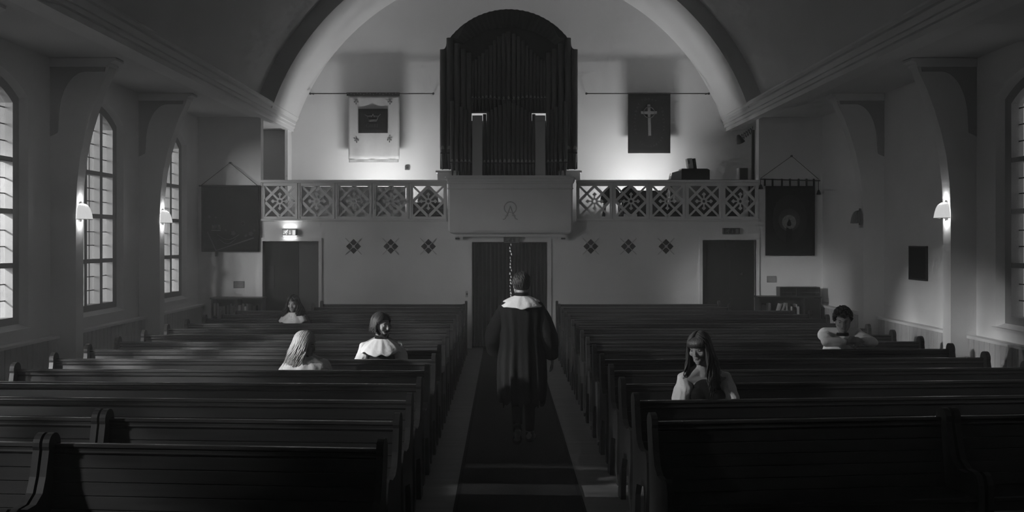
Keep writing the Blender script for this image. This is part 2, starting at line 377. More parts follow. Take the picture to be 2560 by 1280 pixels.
curtain(a+0.01, gx0-0.005, t-0.02, D+0.14, 'dark folded curtain, left half of the central doorway')
curtain(gx1+0.005, b-0.01, t-0.02, D+0.14, 'dark folded curtain, right half of the central doorway')

# piers with curved brackets
def pier(y, s, lb):
    s_ = s
    prof = [(W, 0), (5.62, 0), (5.62, 2.45), (5.605, 2.8), (5.565, 3.15), (5.50, 3.45), (5.41, 3.75), (5.31, 4.02), (5.215, 4.22), (5.19, 4.30), (W, 4.30)]
    o = struct(put('pier', MB().prism([(s*a, b) for a, b in prof], 'y', y, y+0.24), 'wall'), lb)
    cap = [(W, 4.29), (5.21, 4.29), (5.17, 4.32), (5.17, 4.35), (5.10, 4.375), (5.10, 4.405), (W, 4.405)]
    put('pier_cap', MB().prism([(s*a, b) for a, b in cap], 'y', y-0.03, y+0.27), 'trim', o)
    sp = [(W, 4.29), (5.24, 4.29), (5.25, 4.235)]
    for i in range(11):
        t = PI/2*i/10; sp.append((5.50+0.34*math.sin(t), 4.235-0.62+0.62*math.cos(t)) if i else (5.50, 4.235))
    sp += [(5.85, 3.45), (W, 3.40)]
    put('spandrel', MB().prism([(s*a, b) for a, b in sp], 'y', y-0.012, y), 'spandrel', o)  # thin piece in a darker tone than the pier face
    return o
for y in PIERS:
    for s in (-1, 1):
        sd = 'left' if s < 0 else 'right'
        lb = {13.62: 'white wall pier on the %s, the nearer one, with curved bracket' % sd, 16.93: 'white wall pier on the %s, the farther one, with curved bracket' % sd}.get(y, 'white wall pier on the %s beside the camera' % sd)
        pier(y, s, lb)
# boarded dado between the piers
bays = [(PIERS[i]+0.24, PIERS[i+1]) for i in range(2, len(PIERS)-1)]+[(PIERS[-1]+0.24, D)]
bm_board = None; tn = 4
for s in (-1, 1):
    for y0, y1 in bays:
        tn += 1
        root = struct(put('trim_%d' % tn, MB().box(min(s*W, s*(W-0.13)), max(s*W, s*(W-0.13)), y0+0.01, y1-0.01, 0.81, 0.845), 'trim'), 'ledge of the boarded dado on the %s wall' % ('left' if s < 0 else 'right'))
        n = int((y1-y0-0.02)/0.14); wd = (y1-y0-0.02)/n
        for i in range(n):
            ya = y0+0.01+i*wd
            if bm_board is None: bm_board = {}
            key = round(wd, 4)
            if key not in bm_board:
                bm_board[key] = MB().prism([(-0.01, 0.004), (0.0, 0.008), (0.0, wd-0.008), (-0.01, wd-0.004), (-0.02, wd-0.001), (-0.02, 0.001)], 'z', 0, 0.81).mesh('dado_board'); bm_board[key].materials.append(M['dado'])
            o = put('dado_board', bm_board[key], None, root, (s*(W-0.10), ya if s < 0 else ya+wd, 0), (0, 0, 0 if s < 0 else PI))

# thin haze hanging in the whole church
hz_m = bpy.data.materials.new('thin_haze'); hz_m.use_nodes = True; nt = hz_m.node_tree; nt.nodes.clear()
out = nt.nodes.new('ShaderNodeOutputMaterial'); vsn = nt.nodes.new('ShaderNodeVolumeScatter'); vsn.inputs['Density'].default_value = 0.013; vsn.inputs['Anisotropy'].default_value = 0.1
nt.links.new(vsn.outputs[0], out.inputs['Volume']); M['haze'] = hz_m
hz_o = put('haze', MB().box(-W-0.02, W+0.02, Y0+0.02, DB-0.005, 0.003, 8.15), 'haze'); tag(hz_o, 'thin pale haze filling the church', 'haze', kind='stuff')

# ------------------------------------------------------------------ carpet
cr = tag(put('carpet_runner', MB().box(-0.51, 0.51, 1.0, D-0.05, 0.0, 0.010), 'carpet'), 'long dark carpet runner down the central aisle', 'carpet')
for s in (-1, 1): put('binding', MB().box(min(s*0.475, s*0.490), max(s*0.475, s*0.490), 1.0, D-0.05, 0.0095, 0.0115), 'carpet_edge', cr)

# ------------------------------------------------------------------ pews
def end_profile():
    p = []
    for i in range(13):
        t = R(200)-R(220)*i/12; p.append((0.005+0.068*math.cos(t), 0.905+0.068*math.sin(t)))     # scroll, from front to back
    p = [(-a, b) for a, b in p]; p = [(-q[0], q[1]) for q in p]
    back = [(0.062, 0.84), (0.035, 0.72), (0.015, 0.60), (0.0, 0.45), (0.01, 0.30), (0.03, 0.12), (0.075, 0.05), (0.075, 0.0), (-0.06, 0.0), (-0.06, 0.05), (-0.075, 0.14), (-0.085, 0.26), (-0.13, 0.345)]
    front = [(-0.34, 0.375), (-0.365, 0.29), (-0.345, 0.18), (-0.355, 0.08), (-0.375, 0.04), (-0.375, 0.0), (-0.465, 0.0), (-0.465, 0.04), (-0.425, 0.09), (-0.405, 0.18), (-0.425, 0.28), (-0.445, 0.36), (-0.45, 0.45), (-0.445, 0.56), (-0.42, 0.615), (-0.38, 0.63), (-0.29, 0.605), (-0.20, 0.61), (-0.13, 0.655), (-0.095, 0.74), (-0.075, 0.82)]
    return p+back+front
EP = end_profile()
end_mesh = MB().prism(EP, 'x', -0.02, 0.02).mesh('end_panel'); end_mesh.materials.append(M['woodend'])
pew_cache = {}
def by(z): return -0.055+0.07*(z-0.45)/0.45       # face of the backrest
def pew_meshes(L):
    k = round(L, 2)
    if k in pew_cache: return pew_cache[k]
    d = {}
    for i in range(5):
        z0 = 0.47+i*0.076; z1 = z0+0.0742; e = 0.0035
        d['b%d' % i] = MB().prism([(by(z0)+e, z0), (by(z0), z0+e), (by(z1), z1-e), (by(z1)+e, z1), (by(z1)+0.02, z1), (by(z0)+0.02, z0)], 'x', 0, L).mesh('back_board')
    d['bk'] = MB().prism([(by(0.4)+0.021, 0.40), (by(0.85)+0.021, 0.85), (by(0.85)+0.03, 0.85), (by(0.4)+0.03, 0.40)], 'x', 0, L).mesh('back_panel')
    yt = by(0.87)
    d['rail'] = MB().prism([(yt-0.004, 0.851), (yt-0.012, 0.862), (yt-0.006, 0.872), (yt-0.006, 0.885), (yt-0.014, 0.893), (yt-0.012, 0.903), (yt, 0.91), (yt+0.035, 0.91), (yt+0.048, 0.902), (yt+0.045, 0.851)], 'x', 0, L).mesh('top_rail')
    d['seat'] = MB().prism([(-0.425, 0.453), (-0.432, 0.460), (-0.432, 0.476), (-0.425, 0.483), (-0.055, 0.469), (-0.055, 0.440)], 'x', 0, L).mesh('seat')
    d['apron'] = MB().prism([(-0.40, 0.39), (-0.38, 0.39), (-0.38, 0.449), (-0.40, 0.449)], 'x', 0, L).mesh('seat_apron')
    for n, me in d.items(): me.materials.append(M['woodtop' if n == 'rail' else 'wood'])
    pew_cache[k] = d; return d
def pew(x0, x1, y, ang, label, group):
    side = 1 if x1 > x0 else -1; L = abs(x1-x0)-0.04
    r = thing('pew', label, 'pew', (x0, y, 0), 0 if side > 0 else 0, group)
    r.rotation_euler = (0, 0, ang if side > 0 else -ang)
    d = pew_meshes(L); off = 0.02 if side > 0 else -0.02-L
    for n, nm in (('b0', 'back_board'), ('b1', 'back_board'), ('b2', 'back_board'), ('b3', 'back_board'), ('b4', 'back_board'), ('bk', 'back_panel'), ('rail', 'top_rail'), ('seat', 'seat'), ('apron', 'seat_apron')):
        put(nm, d[n], None, r, (off, 0, 0))
    put('end_panel', end_mesh, None, r, (side*0.0, 0, 0)); put('end_panel', end_mesh, None, r, (side*(L+0.04), 0, 0))
    return r
ROW0, STEP = 5.90, 0.876
AL, AR = -0.80, 0.83
def row_y(k): return ROW0+STEP*k
def angL(k): return R(max(0.8, 5.0-0.75*k))
def angR(k): return R(max(1.0, 6.8-0.80*k))
OUT = 4.52
for k in range(16):
    y = row_y(k)
    if k < 2:
        pew(AL, -2.72, y, angL(k), 'dark wooden pew left of the aisle, %s row, aisle half' % ORD[k], 'pews left of the aisle')
        y2 = y+1.98*math.tan(angL(k)); pew(-2.77, -4.9, y2, angL(k), 'dark wooden pew left of the aisle, %s row, wall half' % ORD[k], 'pews left of the aisle')
    else:
        pew(AL, -3.40 if k >= 14 else -OUT, y, angL(k), 'dark wooden pew left of the aisle, %s row from the front%s' % (ORD[k], ', shortened' if k >= 14 else ''), 'pews left of the aisle')
    if k == 1:
        pew(AR, 2.79, y, angR(k), 'dark wooden pew right of the aisle, front row, aisle half', 'pews right of the aisle')
        y2 = y+2.0*math.tan(angR(k)); pew(2.84, 4.95, y2, angR(k), 'dark wooden pew right of the aisle, front row, wall half', 'pews right of the aisle')
    elif k > 1:
        pew(AR, 3.75 if k >= 14 else OUT+0.12, y, angR(k), 'dark wooden pew right of the aisle, %s row from the front%s' % (ORD[k-1], ', shortened' if k >= 14 else ''), 'pews right of the aisle')

# ------------------------------------------------------------------ gallery balustrade
def lattice(h, dp):       # pierced tracery of a square panel with half side h, in x and z
    mb = MB(); t1, t2 = 0.052, 0.036
    mids = [(0, h), (h, 0), (0, -h), (-h, 0)]
    for i in range(4):
        p, q = mids[i], mids[(i+1) % 4]; mb.bar((p[0], 0, p[1]), (q[0], 0, q[1]), t1, dp)
    for sx in (-1, 1):
        for sz in (-1, 1): mb.bar((sx*h, 0.001, sz*h), (sx*0.04, 0.001, sz*0.04), t2, dp*0.9)
    n = 12; ri, ro = 0.030, 0.062
    for i in range(n):
        a, b = 2*PI*i/n, 2*PI*(i+1)/n
        mb.add([(r_*math.cos(t), y_, r_*math.sin(t)) for t in (a, b) for r_ in (ri, ro) for y_ in (-dp*0.55, dp*0.55)], [(0, 4, 6, 2), (1, 3, 7, 5), (0, 1, 5, 4), (2, 6, 7, 3)])
    for dx, dz in ((1, 0), (-1, 0), (0, 1), (0, -1)):
        mb.bar((dx*0.05, 0, dz*0.05), (dx*0.125, 0, dz*0.125), 0.022, dp)
        c = 0.132; r_ = 0.040
        mb.prism([(dx*c+r_, dz*c), (dx*c, dz*c+r_), (dx*c-r_, dz*c), (dx*c, dz*c-r_)], 'y', -dp/2-0.001, dp/2+0.001)
    return mb
LAT = lattice(0.293, 0.035).mesh('lattice'); LAT.materials.append(M['trim'])
def balustrade(px0, px1, label):
    x0, x1 = X(px0, D), X(px1, D); zb, zt = GZ, Z(450, D); cx = (x0+x1)/2
    r = thing('gallery_balustrade', label, 'balustrade', (cx, D+0.02, zb)); H = zt-zb; Wd = x1-x0
    put('handrail', MB().prism([(-0.06, H-0.055), (-0.075, H-0.045), (-0.075, H-0.02), (-0.06, H), (0.10, H), (0.10, H-0.055)], 'x', -Wd/2, Wd/2), 'trim', r)
    put('plinth', MB().prism([(-0.05, 0.0), (-0.065, 0.01), (-0.065, 0.03), (-0.045, 0.045), (0.09, 0.045), (0.09, 0.0)], 'x', -Wd/2, Wd/2), 'trim', r)
    pitch = Wd/5; z0, z1 = 0.0465, H-0.0565; zc = H/2-0.012; h = 0.291
    for i in range(5):
        xc = -Wd/2+pitch*(i+0.5); a, b = xc-pitch/2+0.002, xc+pitch/2-0.002; f = MB()
        f.box(a, xc-h, -0.035, 0.035, z0, z1); f.box(xc+h, b, -0.035, 0.035, z0, z1); f.box(xc-h, xc+h, -0.035, 0.035, z0, zc-h); f.box(xc-h, xc+h, -0.035, 0.035, zc+h, z1)
        e = 0.012
        for q in ((a+e, a+0.03, z0, z1), (b-0.03, b-e, z0, z1)): f.box(q[0], q[1], -0.045, -0.035, q[2], q[3])
        pn = put('panel', f, 'trim', r); put('lattice', LAT, None, pn, (xc, 0, zc))
    return r
balustrade(653, 1117, 'pierced white balustrade of the gallery left of the organ')
balustrade(1441, 1897, 'pierced white balustrade of the gallery right of the organ')
bb = tag(put('backing_board', MB().box(X(738, D), X(1012, D), D+0.122, D+0.14, GZ+0.002, Z(466, D)), 'trim'), 'pale board standing behind the left balustrade panels', 'board')

# central bow of the gallery front
YP = 19.85
bow = thing('gallery_bow', 'projecting white central panel of the gallery front with an emblem', 'balcony', (0, D-0.004, Z(585, YP)))
bz = Z(585, YP); H = Z(442, YP)-bz; hx = 1.175; dpt = D-YP
prof = []
for i in range(9):
    t = PI/2*i/8; prof.append((hx-0.09+0.09*math.sin(t), 0.09-0.09*math.cos(t)))
def bowl(mb, zlist):      # stacked outlines (z, inset)
    rings = []
    for z, ins in zlist:
        rings.append([(-hx+ins, 0.0, z), (-hx+ins, -dpt+ins+0.03, z), (-hx+ins+0.03, -dpt+ins, z), (hx-ins-0.03, -dpt+ins, z), (hx-ins, -dpt+ins+0.03, z), (hx-ins, 0.0, z)])
    for p, q in zip(rings, rings[1:]): mb.ring(p, q)
    mb.add(rings[0], [tuple(range(6))]); mb.add(rings[-1], [tuple(range(6))[::-1]]); return mb
put('body', bowl(MB(), [(0, 0.11), (0.012, 0.06), (0.035, 0.03), (0.07, 0.012), (0.11, 0.008), (H-0.23, 0.008)]), 'trim', bow)
put('top_moulding', bowl(MB(), [(H-0.229, 0.006), (H-0.225, -0.006), (H-0.205, -0.006), (H-0.20, 0.004), (H-0.13, 0.0), (H-0.12, -0.015), (H-0.09, -0.02), (H-0.085, -0.03), (H-0.03, -0.035), (H-0.025, -0.055), (H, -0.055)]), 'trim', bow)
put('ledge', MB().box(-1.06, 1.06, -0.20, 0, -0.05, -0.001), 'trim', bow)
for s in (-1, 1):
    put('bracket', MB().box(s*0.99-0.09, s*0.99+0.09, -0.14, 0, -0.10, -0.056), 'trim', bow); put('bolt_plate', MB().box(s*1.0-0.04, s*1.0+0.04, -0.155, -0.141, -0.10, -0.07), 'iron', bow)
em = MB(); sx = YP/F; ex, ez, ey = X(1275.5, YP), Z(519.5, YP)-bz, -dpt-0.003+0.008
pts = [(ex+15*sx*math.cos(t), ey, ez+15*sx*math.sin(t)) for t in [R(-60+300*i/24) for i in range(25)]]
em.tube(pts, 0.011, 6)
P_ = lambda cx, cy_: (X(1060+cx/2.909, YP), ey, Z(400+cy_/2.909, YP)-bz)
em.tube([P_(606, 388), P_(600, 405), P_(588, 428), P_(574, 432)], 0.010, 6); em.tube([P_(649, 388), P_(655, 405), P_(667, 428), P_(681, 432)], 0.010, 6)
em.tube([P_(627, 336), P_(603, 405)], 0.011, 6); em.tube([P_(627, 336), P_(651, 405)], 0.011, 6); em.tube([P_(612, 380), P_(642, 380)], 0.009, 6)
em.tube([P_(588, 406), P_(613, 406)], 0.008, 6); em.tube([P_(641, 406), P_(668, 406)], 0.008, 6)
put('emblem', em, 'dado', bow)

# diamond openings in the wall under the gallery
for i, px in enumerate((884, 977, 1071, 1477, 1571, 1665)):
    side = 'left' if i < 3 else 'right'; k = 3-i if i < 3 else i-2
    r = thing('diamond_grille', 'small dark diamond opening with crossed bars, %s %s of the central doorway' % (ORD[k-1], side), 'grille', (X(px, D), D, Z(616, D)), 0, 'diamond openings under the gallery')
    h = 0.150; q = h/2-0.008
    for dx, dz in ((0, 1), (1, 0), (0, -1), (-1, 0)):
        cx, cz = dx*h/2, dz*h/2
        put('pane', MB().prism([(cx+q, cz), (cx, cz+q), (cx-q, cz), (cx, cz-q)], 'y', -0.004, 0.03), 'tile', r)
    e = 0.155
    put('bar', MB().bar((-e, -0.008, -e), (e, -0.008, e), 0.014, 0.012), 'dado', r); put('bar', MB().bar((-e, -0.010, e), (e, -0.010, -e), 0.014, 0.012), 'dado', r)
    put('boss', MB().prism([(0.032, 0), (0, 0.032), (-0.032, 0), (0, -0.032)], 'y', -0.022, -0.004), 'dado', r)

# exit signs
def exit_sign(px0, px1, py0, py1, y, lit, label, hang=0.0):
    x0, x1, z0, z1 = X(px0, y), X(px1, y), Z(py1, y), Z(py0, y); wd, ht = x1-x0, z1-z0
    r = thing('exit_sign', label, 'sign', ((x0+x1)/2, y+0.11, z0)); a, b = -wd/2, wd/2
    put('case', MB().box(a, b, -0.09, 0.108, 0.012, ht), 'signbox', r)
    put('face', MB().box(a+0.008, b-0.008, -0.096, -0.0901, 0.018, ht-0.008), 'signface' if lit else 'signfaceoff', r)
    fm = 'signglow' if lit else 'signoff'; S = ht; y0, y1 = -0.101, -0.0961
    U = lambda u, v: (a+wd*u, ht*v)
    man = MB()
    def ln(p, q, w_): man.bar((U(*p)[0], -0.0985, U(*p)[1]), (U(*q)[0], -0.0985, U(*q)[1]), w_*ht, 0.005)
    ln((0.35, 0.80), (0.24, 0.50), 0.17); ln((0.25, 0.52), (0.15, 0.40), 0.11); ln((0.15, 0.40), (0.07, 0.36), 0.1); ln((0.25, 0.5), (0.31, 0.34), 0.11); ln((0.31, 0.34), (0.30, 0.14), 0.1)
    ln((0.31, 0.72), (0.19, 0.72), 0.08); ln((0.19, 0.72), (0.13, 0.60), 0.08); ln((0.32, 0.70), (0.39, 0.52), 0.08)
    c = U(0.385, 0.87); man.prism([(c[0]+0.085*ht*math.cos(t), c[1]+0.085*ht*math.sin(t)) for t in [2*PI*i/10 for i in range(10)]], 'y', y0, y1)
    put('running_figure', man, fm, r)
    ar = MB(); p = U(0.55, 0.8); q = U(0.55, 0.4); ar.bar((p[0], -0.0985, p[1]), (q[0], -0.0985, q[1]), 0.11*ht, 0.005)
    ar.prism([U(0.47, 0.42), U(0.63, 0.42), U(0.55, 0.18)], 'y', y0, y1); put('arrow', ar, fm, r)
    dr = MB(); p = U(0.74, 0.14); q = U(0.93, 0.86); dr.box(p[0], q[0], y0, y1, p[1], q[1]); put('door_symbol', dr, fm, r)
    if lit:
        put('tube', MB().box(a+0.01, b-0.01, -0.07, 0.10, -0.012, 0.0115), 'signtube', r)
        for zz, tz_, pw in ((0.05, -1, 0.22), (ht+0.03, 1, 0.40)):
            l = area('sign_lamp', (0, 0, 0), (0, 0, tz_), wd*0.9, 0.06, pw); l.parent = r; l.location = (0, -0.05, -0.02 if tz_ < 0 else ht+0.01)
    else: put('lip', MB().box(a+0.01, b-0.01, -0.08, 0.10, 0.0, 0.0115), 'signoff', r)
    return r
exit_sign(705, 740, 573, 590, D-0.12, True, 'lit exit sign with running figure above the left door')
exit_sign(1259, 1299, 593, 607, D-0.12, False, 'unlit exit sign above the central curtained doorway')
exit_sign(1809, 1850, 570, 586, D-0.12, False, 'unlit exit sign above the right door')

# ------------------------------------------------------------------ organ
YO = 21.0; so_ = YO/F
org = thing('pipe_organ', 'tall dark pipe organ under an arched hood in the gallery', 'organ', (0, YO+0.3, GZ-0.02))
oz = GZ-0.02
OX = lambda c: X(1050+c/2.844, YO)                   # from the zoomed view of the organ
OZ = lambda c: Z(c/2.844, YO)-oz
pipe_c = {}
def pipe(cx, ctop, cmouth, cfoot, cw, dy, par, dome=True):
    r_ = cw*0.5/2.844*so_; zt, zm, zf = OZ(ctop), OZ(cmouth), OZ(cfoot); zt -= zf; zm -= zf
    key = (round(r_, 3), round(zt, 2), round(zm, 2))
    if key not in pipe_c:
        me = MB().lathe([(r_*0.25, 0), (r_*0.3, 0.01), (r_*0.96, zm-0.015), (r_, zm), (r_, zt), (r_*0.93, zt), (r_*0.90, zt-0.04), (0.0, zt-0.04)], 12).mesh('pipe', True); me.materials.append(M['pipe'])
        mo = MB(); pts_o = [(r_*1.03*math.sin(t), -r_*1.03*math.cos(t)) for t in [R(-42+84*i/6) for i in range(7)]]
        hgt = [0.02, 0.05, 0.066, 0.072, 0.066, 0.05, 0.02]
        mo.ring([(p[0], p[1], zm-0.01) for p in pts_o], [(p[0], p[1], zm-0.01+h_*min(1.0, r_/0.045)) for p, h_ in zip(pts_o, hgt)])
        mo = mo.mesh('pipe_mouth'); mo.materials.append(M['mouth']); pipe_c[key] = (me, mo)
    me, mo = pipe_c[key]
    p = put('pipe', me, None, par, (OX(cx), dy, zf)); 
    if dome: put('pipe_mouth', mo, None, p)
    return p
upx = [370, 393, 419, 444, 472, 500, 530, 562, 595, 630]; upt = [412, 400, 378, 356, 330, 300, 265, 235, 215, 200]
for i, (c, t) in enumerate(zip(upx, upt)):
    wd = 21+i*1.1; mth = 668+4*math.sin(i)+ (i > 5)*6
    pipe(c, t, mth+12, 785, wd, 0.05, org)
    if i < 9: pipe(1260-c+3, t, mth+12, 785, wd, 0.05, org)
for c, t, mth, ft, wd in ((345, 358, 1130, 1250, 33), (305, 330, 1130, 1250, 34), (257, 292, 1130, 1250, 38), (205, 252, 1050, 1200, 44), (155, 335, 1050, 1200, 40)):
    for q in (c, 1263-c): pipe(q, t, mth, ft, wd, -0.02, org, c < 220)
for i, c in enumerate((458, 485, 512, 540, 570, 603, 634)):
    pipe(c, 805-i*16, 1148, 1252, 25+i*1.2, -0.14, org)
    if i < 6: pipe(1268-c, 805-i*16, 1148, 1252, 25+i*1.2, -0.14, org)
for i, c in enumerate((228, 262, 295, 323, 351)):
    for q in (c, 1263-c): pipe(q, 715+i*20, 1148, 1252, 31-i*1.5, -0.20, org)
# case
put('back_case', MB().box(OX(215), OX(1048), 0.18, 0.32, OZ(1250), OZ(330)), 'organ', org)
for q in (0, 1):
    f = (lambda c: OX(c)) if q == 0 else (lambda c: OX(1263-c))
    def bx(c0, c1, y0, y1, t, b_):
        a_, d_ = sorted((f(c0), f(c1))); return MB().box(a_, d_, y0, y1, OZ(b_), OZ(t))
    put('side_case', bx(135, 180, 0.06, 0.30, 330, 1190), 'organ', org)
    put('side_case', bx(181, 232, 0.06, 0.30, 250, 1190), 'organ', org)
    cu = [(f(135), OZ(335)), (f(182), OZ(335)), (f(182), OZ(270))]+[(f(182-47*math.sin(t)), OZ(335-65*(1-math.cos(t)) if False else 330-60*(1-math.sin(t)))) for t in (1.2, 1.4)]
    put('scroll', MB().prism([(f(150), OZ(330)), (f(181), OZ(330)), (f(181), OZ(275)), (f(178), OZ(300)), (f(170), OZ(318))], 'y', 0.08, 0.28), 'organ', org)
    tw = bx(372, 443, -0.34, -0.24, 822, 1250); t_o = put('tower', tw, 'tower', org)
    put('lit_wall_strip', bx(366, 486, -0.09, -0.075, 797, 850), 'wallglow', org)  # glowing strip added for the lit wall seen between the pipes
    put('foot_rail', bx(140, 210, -0.09, -0.06, 1078, 1086), 'iron', org)
    put('foot_rail', bx(205, 370, -0.245, -0.232, 1148, 1156), 'iron', org)
    pl = MB(); a_, d_ = sorted((f(120), f(270))); pl.box(a_, d_, -0.10, 0.30, OZ(1275), OZ(1222)); a_, d_ = sorted((f(108), f(272))); pl.box(a_, d_, -0.12, 0.31, OZ(1222), OZ(1208)); put('plinth', pl, 'trim', org)
put('foot_rail', MB().box(OX(450), OX(815), -0.185, -0.17, OZ(1160), OZ(1152)), 'iron', org)
put('pipe_rail', MB().box(OX(360), OX(903), 0.01, 0.02, OZ(690), OZ(683)), 'iron', org)
put('impost', MB().box(OX(366), OX(897), -0.02, 0.16, OZ(800), OZ(782)), 'organ', org)
put('base', MB().box(OX(205), OX(1058), -0.55, 0.32, 0.0, OZ(1252)), 'trim', org)
# fluted hood
cxm = (OX(210)+OX(1053))/2; hw_o = (OX(1053)-OX(210))/2
def hood_outline(hw, z0, z1, n=48):
    rise = z1-z0; Rr = (hw*hw+rise*rise)/(2*rise); a_ = math.asin(min(1, hw/Rr)) if Rr >= hw else PI/2
    return [(cxm+Rr*math.sin(-a_+2*a_*i/n), z1-Rr+Rr*math.cos(-a_+2*a_*i/n)) for i in range(n+1)]
o1 = hood_outline(hw_o, OZ(252), OZ(48)); o2 = hood_outline(hw_o*0.80, OZ(290), OZ(165))
mb = MB(); n = len(o1)
fl_ = lambda i, amp: amp*math.cos(i*2*PI/2.0)
ro = [(x_, -0.05+0.0*i, z_+0.012*(i % 2)) for i, (x_, z_) in enumerate(o1)]; ri_ = [(x_, 0.14+0.012*(i % 2), z_) for i, (x_, z_) in enumerate(o2)]
mb.ring(ro, ri_); mb.ring([(p[0], 0.3, p[2]) for p in ro], ro); put('hood', mb, 'organ', org)
put('hood_back', MB().prism([(OX(1050), OZ(340)), (OX(213), OZ(340))]+[(p[0], p[2]-0.01) for p in ro], 'y', 0.24, 0.28), 'organ', org)
for q in (0, 1):
    f = (lambda c: OX(c)) if q == 0 else (lambda c: OX(1263-c))
    put('crest', MB().prism([(f(215), OZ(250)), (f(240), OZ(222)), (f(275), OZ(182)), (f(300), OZ(158)), (f(320), OZ(150)), (f(305), OZ(180)), (f(290), OZ(215)), (f(270), OZ(250))], 'y', -0.04, 0.2), 'organ', org)

# ------------------------------------------------------------------ gallery floodlights, banners on rods
for px, pw, lb in ((942, 30.0, 'left'), (1612, 32.0, 'right')):
    x = X(px, DB-1.12)
    r = thing('floodlight', 'floodlight on the gallery floor washing the wall, %s of the organ' % lb, 'lamp', (x, DB-1.12, GZ-0.02))
    put('stand', MB().box(-0.10, 0.10, -0.08, 0.08, 0, 0.03), 'iron', r); put('yoke', MB().box(-0.015, 0.015, -0.015, 0.015, 0.0301, 0.20), 'iron', r)
    put('added_light_flap', MB().box(-0.44, 0.44, -0.115, -0.10, 0.22, 0.66), 'iron', r)  # unseen flap added to keep the flood light off the nave vault
    hd_ = put('housing', MB().box(-0.42, 0.42, -0.06, 0.02, -0.09, 0.09), 'iron', r, (0, 0, 0.26), (R(86), 0, 0)); put('lens', MB().box(-0.40, 0.40, 0.0201, 0.028, -0.08, 0.08), 'floodface', hd_)
    l = area('flood_lamp', (0, 0, 0), (0, 0.10, 1.0), 0.80, 0.16, pw); l.parent = r; l.location = (0, 0.0, 0.31)
YB = DB-0.28
def rod(px0, px1, py, label):
    r = thing('banner_rod', label, 'rod', (X((px0+px1)/2, YB), YB, Z(py, YB)))
    h_ = (px1-px0)/2*YB/F
    put('bar', MB().tube([(-h_, 0, 0), (h_, 0, 0)], 0.011, 8), 'brass' if False else 'iron', r)
    for s in (-1, 1): put('wall_bracket', MB().tube([(s*(h_-0.02), 0, 0), (s*(h_-0.02), DB-YB-0.005, 0.02)], 0.009, 6), 'iron', r); sput('finial', MB().ell((s*h_, 0, 0), (0.025, 0.025, 0.025)), 'iron', r)
    return r
rod(776, 1083, 234, 'thin rod carrying the pale banner left of the organ'); rod(1466, 1772, 234, 'thin rod carrying the dark cross banner right of the organ')
def cloth(x0, x1, z0, z1, amp=0.012, waves=3, ny=24, nz=16, taper=0.0):
    mb = MB()
    for j in range(nz+1):
        v = j/nz
        for i in range(ny+1):
            u = i/ny; sh = taper*(1-v)*(u-0.5)
            mb.v.append((x0+(x1-x0)*u+sh, amp*math.sin(u*waves*2*PI+0.7)*(1-0.7*v), z0+(z1-z0)*v))
    for j in range(nz):
        for i in range(ny):
            a_ = j*(ny+1)+i; mb.f.append((a_, a_+1, a_+ny+2, a_+ny+1))
    return mb
def solid(o, t=0.006): md = o.modifiers.new('thickness', 'SOLIDIFY'); md.thickness = t; md.offset = 1; return o
yy = YB
def BX(px): return X(px, yy)
def BZ(py): return Z(py, yy)
# pale banner with dark square and crown
r = thing('linen_banner', 'pale fringed banner with a dark square showing a crown, left of the organ', 'banner', (BX(934), yy, BZ(405)))
ox, oz2 = BX(934), BZ(405); lx = lambda p: BX(p)-ox; lz = lambda p: BZ(p)-oz2
solid(sput('cloth', cloth(lx(871), lx(999), lz(398), lz(236), 0.02, 2.5), 'linen', r))
solid(sput('bottom_fringe', cloth(lx(872), lx(997), lz(406), lz(398.5), 0.02, 2.5), 'fringe', r))
put('ribbon', MB().box(lx(867), lx(999), -0.03, 0.03, lz(239), lz(231.5)), 'patterned', r)
dt = MB()
for i in range(16): dt.add([(lx(870+8*i+c_*1.2), -0.031, lz(235+(i % 3)*1.4-1.4+s_*1.1)) for c_, s_ in ((1, 0), (0, 1), (-1, 0), (0, -1))], [(0, 1, 2, 3)])
put('ribbon_dots', dt, 'linen', r)
sq = solid(sput('dark_square', cloth(lx(896.5), lx(969.5), lz(333), lz(272.5), 0.006, 1, 8, 6), 'banner', r, (0, -0.03, 0)))
cr_ = MB(); K = lambda cx, cy_: (lx(860+cx/6.094), -0.046, lz(220+cy_/6.094))
def stroke(mb, pts, rr=0.006): mb.tube([K(*p) for p in pts], rr, 5)
stroke(cr_, [(380, 490), (360, 440), (325, 415), (375, 435), (410, 430), (420, 445), (445, 405), (465, 445), (480, 430), (515, 435), (555, 410), (520, 445), (505, 490)])
stroke(cr_, [(380, 490), (505, 490)], 0.009); stroke(cr_, [(385, 508), (500, 508)], 0.008)
for p in ((445, 400), (460, 428), (420, 430), (325, 412), (553, 408)): sput_ = cr_.ell(K(*p), (0.012, 0.006, 0.012), None, 8, 5)
put('crown', cr_, 'thread2', r)
lt = MB()
stroke(lt, [(375, 545), (345, 560), (350, 600), (380, 605), (385, 570)]); stroke(lt, [(405, 600), (405, 555), (400, 550)]); stroke(lt, [(425, 600), (430, 555), (445, 600)]); stroke(lt, [(465, 600), (465, 555), (490, 560), (470, 575), (495, 600)]); stroke(lt, [(510, 600), (515, 550)]); stroke(lt, [(330, 565), (340, 572)])
put('stitched_word', lt, 'thread1', r)
for px, py in ((890.5, 255), (975, 255), (892, 351), (974, 350)):
    mo = MB()
    for dx, dy in ((0, -1), (0, 1), (-1, 0), (1, 0)):
        mo.tube([(lx(px), -0.024, lz(py)), (lx(px+dx*6), -0.024, lz(py+dy*7))], 0.004, 5); mo.ell((lx(px+dx*4), -0.024, lz(py+dy*4.5)), (0.015, 0.006, 0.018), None, 8, 5)
    put('stitched_cross', mo, 'doorgray', r)
